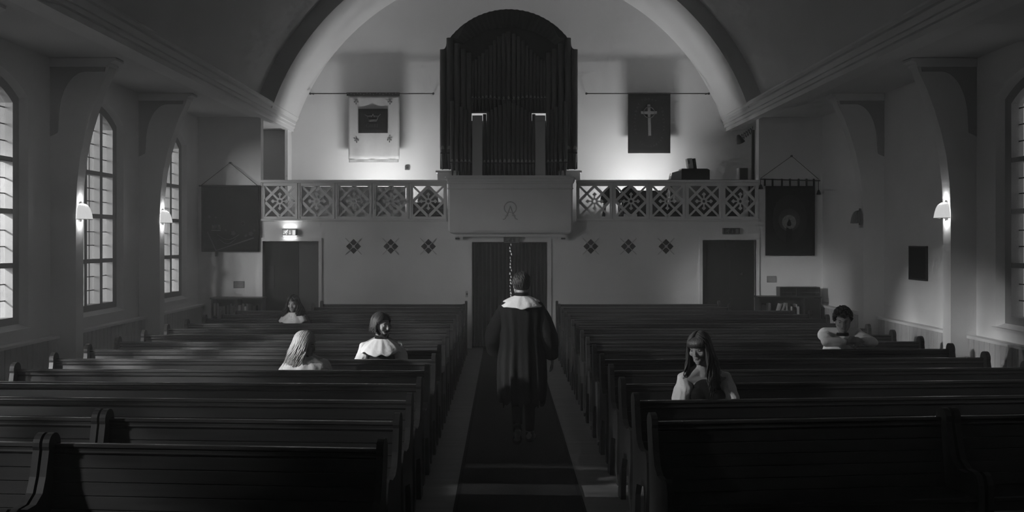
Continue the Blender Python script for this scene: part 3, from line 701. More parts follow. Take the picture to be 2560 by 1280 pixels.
# dark banner with cross and lettering
r = thing('cross_banner', 'dark velvet banner with a grey ringed cross and lettering, right of the organ', 'banner', (BX(1623), yy, BZ(383)))
ox, oz2 = BX(1623), BZ(383)
solid(sput('cloth', cloth(lx(1570), lx(1676), lz(383), lz(232), 0.010, 2.2, 24, 16, -0.02*0), 'banner', r))
KB = lambda cx, cy_: (lx(1560+cx/7.114), -0.022, lz(220+cy_/7.114))
cs = MB(); cs.bar(KB(440, 295), KB(455, 850), 0.058, 0.01); cs.bar(KB(300, 440), KB(585, 440), 0.060, 0.011); put('cross', cs, 'thread2', r)
rg_ = MB(); c0 = Vector(KB(445, 435)); rr = 97/7.114*yy/F
pts = [c0+Vector((rr*math.cos(t), 0.001, rr*math.sin(t))) for t in [2*PI*i/32 for i in range(33)]]; rg_.tube(pts, 0.010, 6, caps=False); put('ring', rg_, 'thread1', r)
def letters(txt, pos, size, par, material, name='lettering'):
    mb = MB()
    for ch, (x_, z_, ang) in zip(txt, pos):
        if ch == ' ': continue
        cu = bpy.data.curves.new('letter', 'FONT'); cu.body = ch; cu.size = size; cu.align_x = 'CENTER'; cu.align_y = 'CENTER'; cu.extrude = 0.002
        ob = bpy.data.objects.new('letter', cu); C.objects.link(ob); dg = bpy.context.evaluated_depsgraph_get(); me = bpy.data.meshes.new_from_object(ob.evaluated_get(dg))
        ca, sa = math.cos(ang), math.sin(ang)
        mb.add([(x_+v.co.x*ca-v.co.y*sa, -0.024-v.co.z, z_+v.co.x*sa+v.co.y*ca) for v in me.vertices], [tuple(p.vertices) for p in me.polygons])
        bpy.data.objects.remove(ob); bpy.data.curves.remove(cu); bpy.data.meshes.remove(me)
    return put(name, mb, material, par)
def along(word, pts, flip=0.0):
    P = [Vector((KB(*p)[0], KB(*p)[2])) for p in pts]; n = len(word); res = []
    seg = [0]
    for a_, b_ in zip(P, P[1:]): seg.append(seg[-1]+(b_-a_).length)
    for i in range(n):
        d_ = seg[-1]*i/(n-1)
        for k in range(len(P)-1):
            if seg[k] <= d_+1e-9 <= seg[k+1]+1e-6:
                t = (d_-seg[k])/(seg[k+1]-seg[k]); q = P[k].lerp(P[k+1], t); tg = P[k+1]-P[k]; break
        res.append((q.x, q.y, math.atan2(tg.y, tg.x)))
    return res
letters('TODAY', along('TODAY', [(320, 225), (375, 208), (432, 203), (495, 210), (555, 232)]), 0.062, r, 'thread2')
letters('FOREVER', along('FOREVER', [(665, 360), (685, 450), (698, 550), (705, 650), (700, 750)]), 0.058, r, 'thread2')
letters('JESUS', along('JESUS', [(250, 930), (290, 970), (330, 1005), (375, 1030), (420, 1040)]), 0.055, r, 'thread1')
letters('CHRIST', along('CHRIST', [(485, 1040), (545, 1025), (600, 985), (645, 945), (680, 890)]), 0.058, r, 'thread2')
letters('YESTERDAY', along('YESTERDAY', [(220, 805), (200, 740), (190, 640), (193, 560), (205, 450), (225, 370), (262, 290)]), 0.056, r, 'thread2')
# hanging banner left: embroidered open book and crown
yy = D-0.06
r = thing('hanging_banner', 'dark embroidered hanging with a small crown on a cord, above the left bookcase', 'banner', (BX(575), yy, BZ(630)))
ox, oz2 = BX(575), BZ(630); lx = lambda p: BX(p)-ox; lz = lambda p: BZ(p)-oz2
solid(sput('cloth', cloth(lx(503.5), lx(648), lz(629.5), lz(463), 0.006, 2), 'banner2', r))
put('rod', MB().tube([(lx(498), -0.012, lz(465)), (lx(652), -0.012, lz(465))], 0.012, 8), 'iron', r)
put('cord', MB().tube([(lx(504), -0.01, lz(463)), (lx(574), 0.02, lz(407)), (lx(643), -0.01, lz(463))], 0.006, 6), 'iron', r)
put('nail', MB().box(lx(572), lx(576), 0.0, 0.058, lz(409), lz(405)), 'iron', r)
KC = lambda cx, cy_, d_=0.012: (lx(480+cx/4.74), -d_, lz(390+cy_/4.74))
bk_ = MB(); bk_.bar(KC(185, 900), KC(285, 1120), 0.018, 0.006); bk_.bar(KC(285, 1120), KC(735, 970), 0.020, 0.006)
for p, q in (((300, 930), (560, 940)), ((320, 980), (520, 990))):
    pts = [KC(p[0]+(q[0]-p[0])*i/10, p[1]+60*math.sin(PI*i/10)) for i in range(11)]; bk_.tube(pts, 0.007, 5)
put('stitched_book', bk_, 'thread2', r)
cw_ = MB()
for i in range(6): 
    x_ = 245+i*18; cw_.tube([KC(x_, 865), KC(x_+rnd.uniform(-6, 6), 812+rnd.uniform(0, 18))], 0.010, 5)
cw_.bar(KC(232, 880), KC(340, 880), 0.014, 0.008); put('stitched_crown', cw_, 'thread3', r)
for cx, cy_, rr in ((490, 915, 0.05), (700, 920, 0.05), (740, 880, 0.03), (400, 880, 0.025), (285, 730, 0.025), (205, 720, 0.03), (640, 945, 0.03)):
    fl2 = MB(); c_ = Vector(KC(cx, cy_)); fl2.ell(c_, (rr*0.4, 0.005, rr*0.4), None, 8, 5)
    for j in range(5):
        t = 2*PI*j/5; fl2.ell(c_+Vector((rr*0.5*math.cos(t), 0, rr*0.5*math.sin(t))), (rr*0.42, 0.004, rr*0.42), None, 8, 5)
    put('stitched_flower', fl2, 'thread1', r)
pts = [Vector(KC(605, 800))+Vector((0.035*math.cos(t), 0, 0.035*math.sin(t))) for t in [2*PI*i/14 for i in range(15)]]; put('stitched_ring', MB().tube(pts, 0.007, 5), 'thread1', r)
put('tassel', MB().box(lx(538.5), lx(543), -0.02, -0.008, lz(641), lz(628)), 'banner', r)
# hanging banner right: candle
r = thing('hanging_banner', 'dark hanging with a candle in a glowing halo, beside the right door', 'banner', (BX(1977), yy, BZ(640)))
ox, oz2 = BX(1977), BZ(640)
solid(sput('cloth', cloth(lx(1913.5), lx(2037), lz(639), lz(465), 0.006, 2), 'banner', r))
KD = lambda cx, cy_, d_=0.012: (lx(1880+cx/4.415), -d_, lz(380+cy_/4.415))
put('rod', MB().tube([(lx(1900), -0.012, lz(448)), (lx(2050), -0.012, lz(452))], 0.011, 8), 'iron', r)
put('cord', MB().tube([(lx(1901), -0.01, lz(446)), (lx(1980), 0.02, lz(390)), (lx(2046), -0.01, lz(448))], 0.006, 6), 'iron', r)
put('nail', MB().box(lx(1978), lx(1982), 0.0, 0.058, lz(392), lz(388)), 'iron', r)
for c_ in (140, 225, 328, 418, 513, 600, 680): put('loop', MB().box(KD(c_-9, 0)[0], KD(c_+9, 0)[0], -0.026, -0.004, KD(0, 375)[2], KD(0, 295)[2]), 'banner', r)
for c_, t_, b_ in ((92, 300, 355), (730, 310, 415)):
    ts = MB(); x_, _, z_ = KD(c_, b_); ts.tube([(x_, -0.02, KD(0, t_)[2]), (x_, -0.02, z_)], 0.006, 5); ts.lathe([(0.004, 0.0), (0.022, -0.02), (0.045, -0.095), (0.0, -0.10)], 10, (x_, -0.035, z_)); put('tassel', ts, 'banner', r)
def disc(cx, cy_, rx, rz, d_): 
    return MB().prism([(KD(cx+rx*math.cos(t), 0)[0], KD(0, cy_+rz*math.sin(t))[2]) for t in [2*PI*i/28 for i in range(28)]], 'y', -d_, -0.004)
put('outer_halo', disc(415, 740, 190, 270, 0.014), 'halo1', r); put('middle_halo', disc(408, 750, 118, 125, 0.016), 'halo2', r); put('inner_halo', disc(407, 775, 77, 80, 0.018), 'halo3', r)
put('flame', MB().prism([(KD(cx, 0)[0], KD(0, cy_)[2]) for cx, cy_ in ((407, 735), (425, 770), (433, 795), (422, 815), (407, 820), (392, 815), (382, 795), (392, 770))], 'y', -0.021, -0.004), 'banner', r)
put('candle', MB().prism([(KD(cx, 0)[0], KD(0, cy_)[2]) for cx, cy_ in ((375, 828), (415, 850), (440, 845), (442, 1010), (375, 1010))], 'y', -0.021, -0.004), 'banner', r)

# ------------------------------------------------------------------ wall lamps
def wall_lamp(px, py, y, s, lit, label):
    x = s*5.62; z = Z(py, y)
    r = thing('wall_lamp', label, 'lamp', (x, y, z), 0 if s < 0 else PI, 'shell lamps on the wall piers')
    put('back_plate', MB().box(0.0, 0.015, -0.035, 0.035, -0.13, 0.13), 'brass', r)
    for zz in (-0.12, 0.12): sput('screw_cap', MB().ell((0.02, 0, zz), (0.018, 0.018, 0.018), None, 10, 6), 'brass', r)
    prof = [(0.02, 0.105), (0.055, 0.098), (0.09, 0.075), (0.115, 0.03), (0.132, -0.03), (0.140, -0.085), (0.143, -0.10)]
    sh = sput('shade', MB().lathe(prof, 40, (0.016, 0, 0), -PI/2, PI/2, 20, 0.03), 'lampglow' if lit else 'lampglass', r); solid(sh, 0.004)
    put('rim', MB().tube([(0.016+0.146*math.cos(t), 0.146*math.sin(t), -0.101) for t in [-PI/2+PI*i/16 for i in range(17)]], 0.004, 6), 'brass', r)
    if lit:
        for zz in (-0.125, 0.125):
            d = bpy.data.lights.new('bulb', 'POINT'); d.energy = 0.8; d.shadow_soft_size = 0.03; l = bpy.data.objects.new('bulb', d); C.objects.link(l); l.parent = r; l.location = (0.06, 0, zz*1.15)
    return r
wall_lamp(209, 529, PIERS[4]+0.12, -1, True, 'lit scalloped wall lamp on the nearer left pier')
wall_lamp(414, 542, PIERS[5]+0.12, -1, True, 'lit scalloped wall lamp on the farther left pier')
wall_lamp(2348, 526, PIERS[4]+0.12, 1, True, 'lit scalloped wall lamp on the nearer right pier')
wall_lamp(2139, 542, PIERS[5]+0.12, 1, False, 'unlit scalloped wall lamp on the farther right pier')

# ------------------------------------------------------------------ notices, switch, vent
r = thing('notice_board', 'dark rectangular notice board on the right wall between the piers', 'board', (W, 15.5, 1.50))
put('panel', MB().box(-0.02, -0.001, -0.31, 0.31, 0.0, 0.46), 'banner', r)
for q in ((-0.33, -0.31, 0, 0.46), (0.31, 0.33, 0, 0.46), (-0.33, 0.33, -0.02, 0), (-0.33, 0.33, 0.46, 0.48)): put('frame_strip', MB().box(-0.03, -0.001, q[0], q[1], q[2], q[3]), 'door', r)
def notice(px0, px1, py0, py1, label):
    r = thing('paper_notice', label, 'notice', (X((px0+px1)/2, D), D, Z(py1, D))); h_ = (px1-px0)/2*D/F; ht = (py1-py0)*D/F
    put('sheet', MB().box(-h_, h_, -0.008, -0.001, 0, ht), 'paperdim', r)
    ln_ = MB()
    for i in range(4): ln_.box(-h_*0.8, h_*0.8, -0.0095, -0.008, ht*(0.15+0.2*i), ht*(0.22+0.2*i))
    put('printed_lines', ln_, 'dado', r)
notice(584, 611, 703, 720, 'pale paper notice on the wall above the left bookcase'); notice(1917, 1941, 690, 706, 'pale paper notice on the wall above the right bookcase')
r = thing('light_switch', 'small light switch beside the central doorway', 'switch', (X(1167.5, D), D, Z(743, D)))
put('plate', MB().box(-0.03, 0.03, -0.012, -0.001, 0, 0.12), 'dado', r); put('rocker', MB().box(-0.012, 0.012, -0.02, -0.0121, 0.04, 0.08), 'iron', r)
r = thing('thermostat', 'small grey thermostat box on the gallery wall beside the pale banner', 'thermostat', (X(1018, DB), DB, Z(425, DB)))
put('body', MB().box(-0.045, 0.045, -0.04, -0.001, 0, 0.085), 'doorgray', r); put('dial', MB().lathe([(0.0, 0.012), (0.025, 0.010), (0.028, 0)], 12), 'iron', r, (0, -0.04, 0.045), (PI/2, 0, 0))
r = thing('ceiling_vent', 'small dark slot in the vault above the left cornice', 'vent', (-4.775, 13.4, 4.80)); ang_ = math.atan2(4.80-VC, 4.775)
put('slot', MB().box(-0.03, 0.012, -0.09, 0.09, -0.035, 0.035), 'iron', r, (0.02, 0, 0), (0, ang_, 0)); put('louvre', MB().box(0.0, 0.03, -0.07, 0.07, -0.004, 0.004), 'iron', r, (0.03, 0, 0), (0, ang_, 0))

# ------------------------------------------------------------------ bookcases and books
def books(x0, x1, y, z, hmax, dep, label, group, lean=0):
    x = x0
    while x < x1-0.02:
        t = rnd.uniform(0.022, 0.045); h_ = hmax*rnd.uniform(0.72, 0.98); v = rnd.choice(['door', 'doorgray', 'iron', 'dado', 'woodend'])
        if x+t > x1: break
        mb = MB(); mb.box(0, 0.004, 0, dep, 0, h_); mb.box(t-0.004, t, 0, dep, 0, h_); mb.box(0.004, t-0.004, 0, 0.006, 0, h_)
        b_ = put('book', mb, v, None, (x, y, z+0.001)); tag(b_, label, 'book', group)
        put('pages', MB().box(0.005, t-0.005, 0.007, dep-0.006, 0.004, h_-0.006), 'paperdim', b_)
        x += t+rnd.choice([0.001, 0.001, 0.002, 0.03])
y0 = 19.62
bx0, bx1, bt = X(528, y0), X(655, y0), Z(744, y0)
r = thing('bookcase', 'low dark bookcase with rows of hymn books below the left hanging', 'bookcase', (bx0, y0, 0)); wd = bx1-bx0
put('top', MB().box(-0.02, wd+0.02, -0.02, 0.36, bt-0.03, bt), 'wood', r); put('back', MB().box(0, wd, 0.32, 0.34, 0, bt-0.031), 'woodend', r)
for q in (0, wd/2-0.0125, wd-0.025): put('side', MB().box(q, q+0.025, 0, 0.319, 0, bt-0.031), 'wood', r)
sz = [0.06, 0.36, 0.66]
for z_ in sz:
    for q in (0.026, wd/2+0.0135): put('shelf', MB().box(q, q+wd/2-0.04, 0.01, 0.318, z_-0.02, z_), 'wood', r)
for z_ in sz[1:]:
    for q in (0.03, wd/2+0.018): books(bx0+q, bx0+q+wd/2-0.06, y0+0.04, z_, 0.235, 0.17, 'hymn book standing on the %s shelf of the left bookcase, %s half' % ('top' if z_ > 0.5 else 'lower', 'wall' if q < 0.1 else 'door'), 'hymn books in the left bookcase, %s shelf, %s half' % ('top' if z_ > 0.5 else 'lower', 'wall' if q < 0.1 else 'door'))
y0 = 19.62; bx0, bx1, bt = X(1898, y0), X(2052, y0), Z(741, y0)
r = thing('bookcase', 'low dark bookcase with leaning books beside the right door', 'bookcase', (bx0, y0, 0)); wd = bx1-bx0
put('top', MB().box(-0.02, wd+0.01, -0.02, 0.38, bt-0.03, bt), 'wood', r); put('back', MB().box(0, wd, 0.34, 0.36, 0, bt-0.031), 'woodend', r)
for q in (0, wd*0.72, wd-0.025): put('side', MB().box(q, q+0.025, 0, 0.339, 0, bt-0.031), 'wood', r)
put('cupboard_door', MB().box(wd*0.72+0.03, wd-0.03, 0.0, 0.02, 0.05, bt-0.04), 'door', r)
for z_ in (0.06, 0.36, 0.68): put('shelf', MB().box(0.026, wd*0.72-0.003, 0.01, 0.338, z_-0.02, z_), 'wood', r)
books(bx0+0.05, bx0+0.24, y0+0.05, 0.68, 0.22, 0.17, 'upright book on a shelf of the right bookcase', 'books in the right bookcase')
books(bx0+0.60, bx0+0.80, y0+0.05, 0.68, 0.2, 0.17, 'upright book on a shelf of the right bookcase', 'books in the right bookcase')
for i, (px, ln_) in enumerate(((1944, 16), (1953, 18), (1968, -6))):
    b_ = put('book', MB().box(0, 0.03, 0, 0.17, 0, 0.2), 'paper' if i < 2 else 'dado', None, (X(px, y0), y0+0.02, 0.694), (0, R(ln_), 0)); tag(b_, ['pale book leaning in the right bookcase, nearest the door', 'pale book leaning in the right bookcase, second from the door', 'grey book leaning back in the right bookcase'][i], 'book')
    put('pages', MB().box(0.004, 0.026, -0.001, 0.165, 0.004, 0.201), 'paperdim', b_)
for i, (p0, p1) in enumerate(((1951, 1994), (1996, 2052))):
    x0, x1, zt = X(p0, y0), X(p1, y0), Z(718, y0); hw_ = x1-x0
    r = thing('book_rack', ['small open book rack on the right bookcase, nearer the door', 'small open book rack on the right bookcase, nearer the wall'][i], 'rack', (x0, y0+0.04, bt))
    for q in (0, hw_-0.02): put('side', MB().box(q, q+0.02, 0, 0.26, 0.001, zt-bt), 'woodend', r)
    put('back', MB().box(0.021, hw_-0.021, 0.24, 0.26, 0.001, zt-bt), 'woodend', r); put('top', MB().box(0.021, hw_-0.021, 0, 0.239, zt-bt-0.02, zt-bt), 'wood', r)
    put('slat', MB().box(0.021, hw_-0.021, 0.0, 0.015, 0.06, 0.085), 'woodtop', r); put('slat', MB().box(0.021, hw_-0.021, 0.0, 0.015, 0.001, 0.02), 'woodtop', r)

# ------------------------------------------------------------------ things in the gallery
yt = DB-1.15; zt = Z(447, yt)-0.03
tb = thing('gallery_table', 'dark table behind the right balustrade carrying boxes', 'table', (X(1770, yt), yt, GZ-0.02))
hh = zt-(GZ-0.02)
put('table_top', MB().box(-0.85, 0.85, -0.3, 0.45, hh-0.03, hh), 'door', tb); put('modesty_panel', MB().box(-0.78, 0.78, 0.38, 0.40, 0.15, hh-0.031), 'door', tb)
for sx in (-0.8, 0.76):
    for sy in (-0.26, 0.38): put('leg', MB().box(sx, sx+0.04, sy, sy+0.04, 0, hh-0.031), 'door', tb)
x0, x1 = X(1675, yt), X(1772, yt); hz = Z(426, yt)-zt
r = thing('storage_box', 'flat dark box with a pale end lying on the gallery table', 'box', (x0, yt-0.1, zt))
put('body', MB().box(0.22, x1-x0, 0, 0.35, 0.001, hz), 'door', r); put('pale_end', MB().prism([(0, 0.001), (0.219, 0.001), (0.219, hz), (0.03, hz*0.75)], 'y', 0.02, 0.35), 'dado', r); put('lid', MB().prism([(0.22, hz+0.001), (x1-x0, hz+0.001), (x1-x0-0.05, hz+0.03), (0.22, hz+0.03)], 'y', -0.01, 0.36), 'door', r)
for i, (px, rot, v) in enumerate(((1722, -8, 'dado'), (1736.5, -8, 'iron'))):
    b_ = put('folder', MB().box(0, 0.05 if i else 0.10, 0, 0.22, 0, 0.21), v, None, (X(px, yt), yt+0.02, zt+hz+0.033), (0, R(rot), 0)); tag(b_, ['pale folder standing on the flat box', 'dark folder leaning on the pale folder'][i], 'folder'); put('spine_label', MB().box(0.01, 0.04, -0.003, -0.0005, 0.1, 0.17), 'doorgray', b_)
r = thing('hymn_box', 'dark upright box with pale edge at the right end of the gallery', 'box', (X(1856, yt), yt-0.05, zt))
put('body', MB().box(-0.06, 0.10, 0, 0.2, 0.001, 0.245), 'door', r); put('pale_side', MB().box(-0.085, -0.0601, 0, 0.2, 0.001, 0.245), 'dado', r)
# scissor lamp
yl = D+0.5; KL = lambda px, py, d_=0: (X(px, yl), yl+d_, Z(py, yl))
r = thing('scissor_lamp', 'dark extending scissor lamp on a post above the right gallery', 'lamp', KL(1882, 447))
ox3 = Vector(KL(1882, 447)); KQ = lambda px, py, d_=0: tuple(Vector(KL(px, py, d_))-ox3)
ph = KQ(1882, 325)[2]
put('post', MB().box(-0.03, 0.03, -0.03, 0.03, -0.9, ph), 'iron', r)
zg = MB(); n = 6
for k in range(2):
    pts = []
    for i in range(n+1):
        px = 1880-32*i/n; py = 325+22*i/n; pts.append(KQ(px, py+((-8 if (i+k) % 2 else 8)), -0.05-0.012*k))
    for a_, b_ in zip(pts, pts[1:]): zg.bar(a_, b_, 0.012, 0.006)
put('scissor_arm', zg, 'iron', r)
hm = MB().lathe([(0.02, 0.10), (0.035, 0.08), (0.06, 0.02), (0.085, -0.06), (0.075, -0.055), (0.05, 0.02), (0.0, 0.07)], 16); sput('lamp_head', hm, 'iron', r, KQ(1848, 350, -0.06), (R(15), R(-25), 0))
# chairs behind the balustrade
def chair(px, y, label, rz=0):
    r = thing('gallery_chair', label, 'chair', (X(px, y), y, GZ-0.02), rz, 'chairs in the gallery')
    sput('seat', MB().lathe([(0.0, 0.44), (0.2, 0.44), (0.205, 0.42), (0.19, 0.40), (0.0, 0.40)], 20), 'iron', r)
    for sx in (-1, 1):
        for sy in (-1, 1): put('leg', MB().tube([(sx*0.14, sy*0.14, 0.40), (sx*0.18, sy*0.18, 0)], 0.015, 6), 'iron', r)
    bp = [(0.2*math.cos(t)*1.0, 0.17, 0.44+0.0+0.27*max(0, math.sin(t))) for t in [PI*i/16 for i in range(17)]]
    put('back_hoop', MB().tube(bp, 0.016, 8), 'iron', r); put('back_splat', MB().prism([(0.19*math.cos(t), 0.44+0.255*math.sin(t)) for t in [PI*i/16 for i in range(17)]], 'y', 0.165, 0.178), 'door', r)
chair(1530, DB-1.62, 'dark round-backed chair behind the right balustrade, nearer the organ'); chair(1576, DB-1.95, 'dark round-backed chair behind the right balustrade, nearer the rail'); chair(1068, DB-1.0, 'dark round-backed chair behind the left balustrade')

def bench(px0, px1, y, label):
    x0, x1 = X(px0, y), X(px1, y); L = x1-x0; zt_ = Z(506, y)-(GZ-0.02)
    r = thing('gallery_bench', label, 'bench', (x0, y, GZ-0.02))
    put('seat', MB().box(0, L, -0.36, 0.0, 0.22, 0.25), 'door', r)
    for i in range(3): put('back_slat', MB().box(0, L, 0.001, 0.02, 0.05+(zt_-0.05)*i/3+0.003, 0.05+(zt_-0.05)*(i+1)/3), 'door', r)
    for q in (0.02, L/2-0.02, L-0.06): put('leg', MB().box(q, q+0.04, -0.34, 0.0, 0.0, 0.219), 'door', r)
bench(1596, 1704, DB-1.65, 'dark bench behind the right balustrade'); bench(1022, 1116, DB-1.65, 'dark bench behind the left balustrade')

# ------------------------------------------------------------------ people
def remesh(mb, name, voxel, smooth=4):
    me = mb.mesh(name); ob = bpy.data.objects.new(name, me); C.objects.link(ob)
    md = ob.modifiers.new('skin', 'REMESH'); md.mode = 'VOXEL'; md.voxel_size = voxel; md.use_smooth_shade = True
    if smooth: sm = ob.modifiers.new('soft', 'SMOOTH'); sm.factor = 0.5; sm.iterations = smooth
    dg = bpy.context.evaluated_depsgraph_get(); res = bpy.data.meshes.new_from_object(ob.evaluated_get(dg)); bpy.data.objects.remove(ob); bpy.data.meshes.remove(me); res.name = name
    res.materials.clear(); return res
def V(*a): return Vector(a)
def add_head(mb, T, female):
    q = T.to_3x3(); sc = q.col[0].length; rot = q.normalized()
    def E(c, r, rr=None): mb.ell(T @ Vector(c), [k*sc for k in r], rot @ (rr or Matrix.Identity(3)), 20, 14)
    def Cp(a, b, r0, r1): mb.cap(T @ Vector(a), T @ Vector(b), r0*sc, r1*sc)
    E((0, -0.012, 0.035), (0.074, 0.094, 0.088)); E((0, 0.028, 0.0), (0.064, 0.066, 0.085)); E((0, 0.032, -0.055), (0.054 if not female else 0.049, 0.058, 0.055))
    E((0, 0.068, -0.098), (0.024, 0.02, 0.018)); E((0, 0.074, -0.072), (0.036, 0.018, 0.022))
    E((0, 0.083, 0.032), (0.050, 0.014, 0.010)); Cp((0, 0.090, 0.024), (0, 0.108, -0.022), 0.0085, 0.0105)
    E((0, 0.104, -0.028), (0.017, 0.012, 0.009))
    for s in (-1, 1):
        E((s*0.043, 0.064, -0.018), (0.022, 0.022, 0.022)); E((s*0.0755, -0.008, -0.004), (0.009, 0.020, 0.032)); Cp((s*0.042, 0.03, -0.088), (s*0.062, -0.005, -0.05), 0.016, 0.016)
def add_hand(mb, wrist, d, n, side, sc=1.0, curl=0.7, spread=0.12):
    d = Vector(d).normalized(); n = Vector(n); n = (n-d*n.dot(d)).normalized(); s = d.cross(n).normalized()*side
    wrist = Vector(wrist); r3 = Matrix((s, d, n)).transposed()
    mb.ell(wrist+d*0.045*sc, (0.038*sc, 0.052*sc, 0.016*sc), r3, 14, 10); mb.cap(wrist-d*0.02, wrist+d*0.02*sc, 0.026*sc, 0.025*sc)
    for i, (o, L) in enumerate(((0.029, 0.074), (0.010, 0.084), (-0.010, 0.078), (-0.028, 0.060))):
        p = wrist+d*0.085*sc+s*o*sc; a = 0.25+spread*0; dd = (d+s*o*spread*25*0.1).normalized()
        for j, f in enumerate((0.45, 0.32, 0.23)):
            ang = curl*(j+0.4)*0.75; v = dd*math.cos(ang)-n*math.sin(ang); q = p+v*L*f*sc; mb.cap(p, q, (0.0095-0.0008*j)*sc, (0.0087-0.0008*j)*sc, 8); p = q
    p = wrist+d*0.025*sc+s*0.03*sc
    for j, L in enumerate((0.042, 0.032, 0.026)):
        v = (s*(0.75-0.35*j)+d*(0.65+0.2*j)-n*(0.25+0.25*curl*j)).normalized(); q = p+v*L*sc; mb.cap(p, q, (0.0125-0.001*j)*sc, (0.011-0.001*j)*sc, 8); p = q
def add_foot(mb, ankle, toe, sc=1.0):
    a, t = Vector(ankle), Vector(toe); mb.cap(a, t, 0.042*sc, 0.036*sc); f = (t-a); heel = a-Vector((f.x, f.y, 0)).normalized()*0.045*sc; heel.z -= 0.045; mb.cap(heel, t, 0.034*sc, 0.034*sc); mb.ell(t, (0.045*sc, 0.06*sc, 0.028*sc))
def build_body(J, T, female, sc=1.0, voxel=0.0065):
    mb = MB(); j = {k: Vector(v) for k, v in J.items() if k not in ('hands',)}
    mb.ell(j['pelvis'], (0.155*sc, 0.105*sc, 0.11*sc)); mb.cap(j['pelvis'], j['chest'], 0.115*sc, 0.12*sc)
    mid = j['pelvis'].lerp(j['chest'], 0.5); mb.ell(mid, (0.135*sc, 0.10*sc, 0.13*sc)); mb.ell(j['chest'], (0.155*sc, 0.105*sc, 0.14*sc))
    if female:
        for s in (-1, 1): mb.ell(j['chest']+V(s*0.07, 0.075, -0.01)*sc, (0.065*sc, 0.055*sc, 0.06*sc))
    mb.cap(j['shR'], j['shL'], 0.062*sc, 0.062*sc); tp = j['neck']
    for s_ in ('R', 'L'):
        mb.cap(tp, j['sh'+s_], 0.052*sc, 0.056*sc)
        mb.cap(j['sh'+s_], j['el'+s_], 0.052*sc, 0.041*sc); mb.cap(j['el'+s_], j['wr'+s_], 0.041*sc, 0.027*sc)
        mb.cap(j['hip'+s_], j['kn'+s_], 0.082*sc, 0.057*sc); mb.cap(j['kn'+s_], j['an'+s_], 0.055*sc, 0.037*sc)
        add_foot(mb, j['an'+s_], j['to'+s_], sc)
        hd, hn, cu = J['hands'][s_]; add_hand(mb, j['wr'+s_], hd, hn, 1 if s_ == 'R' else -1, sc, cu)
    mb.cap(j['neck']-V(0, 0, 0.05), T @ V(0, -0.012, -0.06), 0.058*sc, 0.052*sc)
    add_head(mb, T, female)
    return remesh(mb, 'body', voxel, 3)
def head_T(c, yaw, pitch, roll, sc): return Matrix.Translation(Vector(c)) @ Matrix.Rotation(yaw, 4, 'Z') @ Matrix.Rotation(roll, 4, 'Y') @ Matrix.Rotation(pitch, 4, 'X') @ Matrix.Scale(sc, 4)
def add_eyes(par, T):
    for s in (-1, 1):
        e = MB(); e.ell(V(s*0.031, 0.0765, 0.010), (0.0125, 0.0115, 0.010), None, 14, 10); e.v = [tuple(T @ Vector(v)) for v in e.v]; o = sput('eye', e, 'eyewhite', par)
        e = MB(); e.ell(V(s*0.031, 0.0855, 0.010), (0.0058, 0.0035, 0.0058), None, 10, 8); e.v = [tuple(T @ Vector(v)) for v in e.v]; sput('iris', e, 'eye', o)
        e = MB(); e.tube([V(s*0.012, 0.092, 0.031), V(s*0.03, 0.091, 0.037), V(s*0.05, 0.078, 0.031)], [0.003, 0.004, 0.002], 6); e.v = [tuple(T @ Vector(v)) for v in e.v]; put('eyebrow', e, 'darkhair', par)
    e = MB(); e.ell(V(0, 0.091, -0.052), (0.021, 0.008, 0.0045), None, 14, 8); e.ell(V(0, 0.089, -0.062), (0.018, 0.009, 0.0055), None, 14, 8); e.v = [tuple(T @ Vector(v)) for v in e.v]; sput('lips', e, 'lips', par)
def cap_of_hair(mb, T, front=0.060, side=-0.03, back=-0.085, th=0.012):
    nu, nv = 40, 24; o = len(mb.v); keep = []
    for jv in range(nv+1):
        ph = PI*0.86*jv/nv
        for k in range(nu):
            t = 2*PI*k/nu; mb.v.append(tuple(T @ V((0.076+th)*math.sin(ph)*math.cos(t), -0.012+(0.096+th)*math.sin(ph)*math.sin(t), 0.036+(0.090+th)*math.cos(ph))))
            y_, z_ = -0.012+(0.096+th)*math.sin(ph)*math.sin(t), 0.036+(0.090+th)*math.cos(ph)
            lim = front if y_ > 0.045 else (side if y_ > 0.005 else back)
            if 0.005 < y_ <= 0.045: lim = side+(front-side)*((y_-0.005)/0.04)
            keep.append(z_ > lim)
    for jv in range(nv):
        for k in range(nu):
            ids = (jv*nu+k, jv*nu+(k+1) % nu, (jv+1)*nu+(k+1) % nu, (jv+1)*nu+k)
            if all(keep[i] for i in ids): mb.f.append(tuple(o+i for i in (ids[0], ids[3], ids[2], ids[1])))
